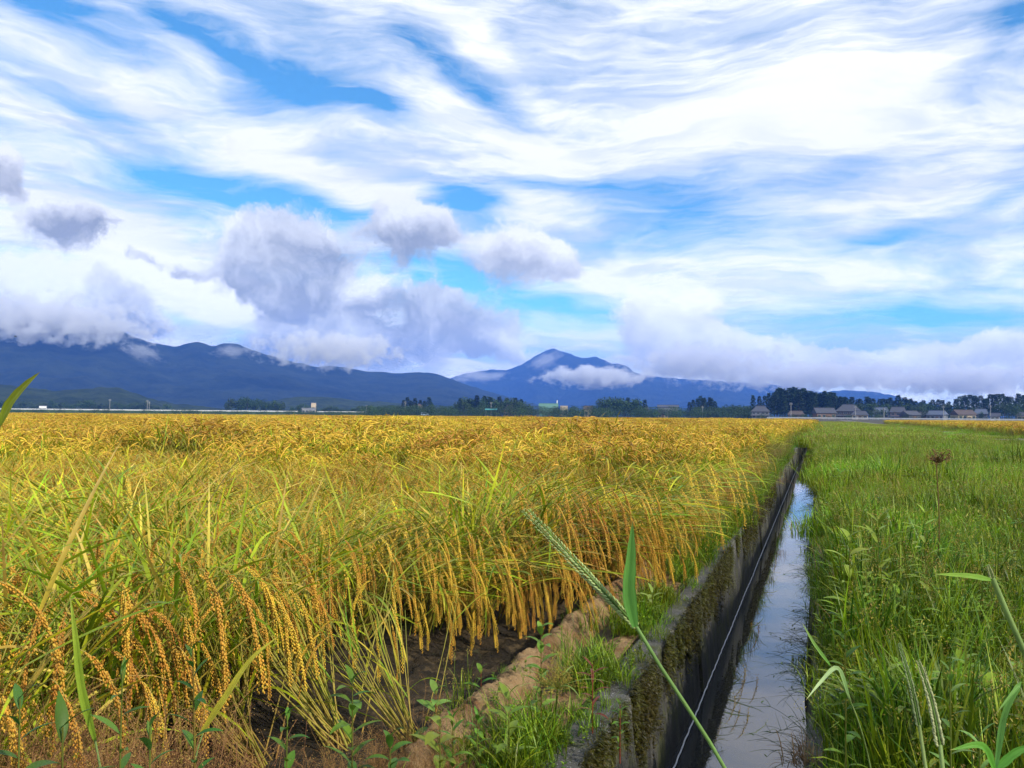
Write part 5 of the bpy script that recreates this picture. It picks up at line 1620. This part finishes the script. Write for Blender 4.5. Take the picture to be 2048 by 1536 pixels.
# ------------------------------------------------------------------ a bird over the range
p = at(31, 673, 140)
r = empty('bird', p, .4); tag(r, 'tiny dark bird in flight before the grey cloud', 'bird')
P = np.array([(-.22, 0, 0), (-.12, 0, .01), (.05, 0, .02), (.18, 0, .03), (.24, 0, .02)])
V, F = tube(P, [.01, .05, .07, .04, .008], 8)
link('body', MB().add(V, F).mesh('body', [M_GLASS], True), r)
for s in (-1, 1):
    V = [(-.06, s * .05, .03), (.10, s * .05, .03), (.06, s * .34, .14), (-.05, s * .34, .13), (-.06, s * .60, .06)]
    mb = MB().add(V, [(0, 1, 2, 3)]).add(V, [(3, 2, 4)])
    mb.add(np.array(V) - (0, 0, .012), [(3, 2, 1, 0)]).add(np.array(V) - (0, 0, .012), [(4, 2, 3)])
    link('wing', mb.mesh('wing', [M_GLASS]), r)
# ------------------------------------------------------------------ low cloud lying on the mountains
def mist(px, py, rx, ry, D, label, dens=.010, depth=.6, tilt=0.0, sc=2.2, thr=.0):
    c = at(px, py, D)
    me = bpy.data.meshes.get('mist_shell')
    if me is None:
        import bmesh
        bm = bmesh.new(); bmesh.ops.create_icosphere(bm, subdivisions=3, radius=1.0)
        me = bpy.data.meshes.new('mist_shell'); bm.to_mesh(me); bm.free()
    me = me.copy()
    m, n, out = new_mat('mist')
    tcn = n.n('ShaderNodeTexCoord').outputs['Object']
    oi = n.n('ShaderNodeObjectInfo').outputs['Random']
    mp = n.n('ShaderNodeMapping'); n.t.links.new(tcn, mp.inputs[0])
    mp.inputs['Scale'].default_value = (rx / 60.0, 1.0, max(.6, ry / 60.0) * 1.2)
    mp.inputs['Location'].default_value = (px * .13, py * .07, 0)
    nz = n.noise(mp.outputs[0], sc, 5.0, .62)
    rr = n.vmath('LENGTH', tcn, None, out=1)
    f = n.math('ADD', n.math('SUBTRACT', .62 - thr, n.math('MULTIPLY', rr, .95)), n.math('MULTIPLY', n.math('SUBTRACT', nz, .5), 2.1))
    dn = n.math('MULTIPLY', n.mapr(f, 0.0, .30), n.mapr(rr, .99, .80))
    v = n.n('ShaderNodeVolumeScatter')
    v.inputs['Color'].default_value = (.97, .98, 1, 1)
    v.inputs['Anisotropy'].default_value = .1
    n.set(v.inputs['Density'], n.math('MULTIPLY', dn, dens))
    n.t.links.new(v.outputs[0], out.inputs['Volume'])
    me.materials.append(m)
    o = link('low_cloud', me, None, c)
    k = D / FPX
    o.scale = (rx * k, max(rx, ry) * k * depth, ry * k)
    o.rotation_euler = (0, tilt, math.atan2(-c.x, c.y))
    tag(o, label, 'cloud', kind='stuff')
    return o
mist(90, 640, 330, 74, 2450, 'grey cloud bank capping the dark blue range', .016)
mist(285, 705, 62, 24, 2400, 'small torn cloud on the flank below the highest crest', .010, tilt=.35)
mist(468, 702, 60, 22, 2500, 'little cloud caught on the notch of the dark range', .010)
mist(665, 698, 215, 58, 2400, 'grey cloud lying over the falling ridge', .016)
mist(1185, 754, 150, 30, 3700, 'bright white mist band across the pale peak', .022, thr=-.08)
mist(1090, 722, 60, 22, 3900, 'torn mist on the near side of the pale peak', .008, tilt=-.4)
mist(960, 752, 90, 20, 4700, 'thin mist left of the pale peak', .007)
mist(1400, 725, 230, 62, 3800, 'grey-white cloud hiding the ridge right of the peak', .011)
mist(1620, 752, 320, 44, 3900, 'long white mist bank above the cedar wood', .011)
mist(1930, 760, 280, 50, 3900, 'white mist bank at the right end of the mountains', .011)
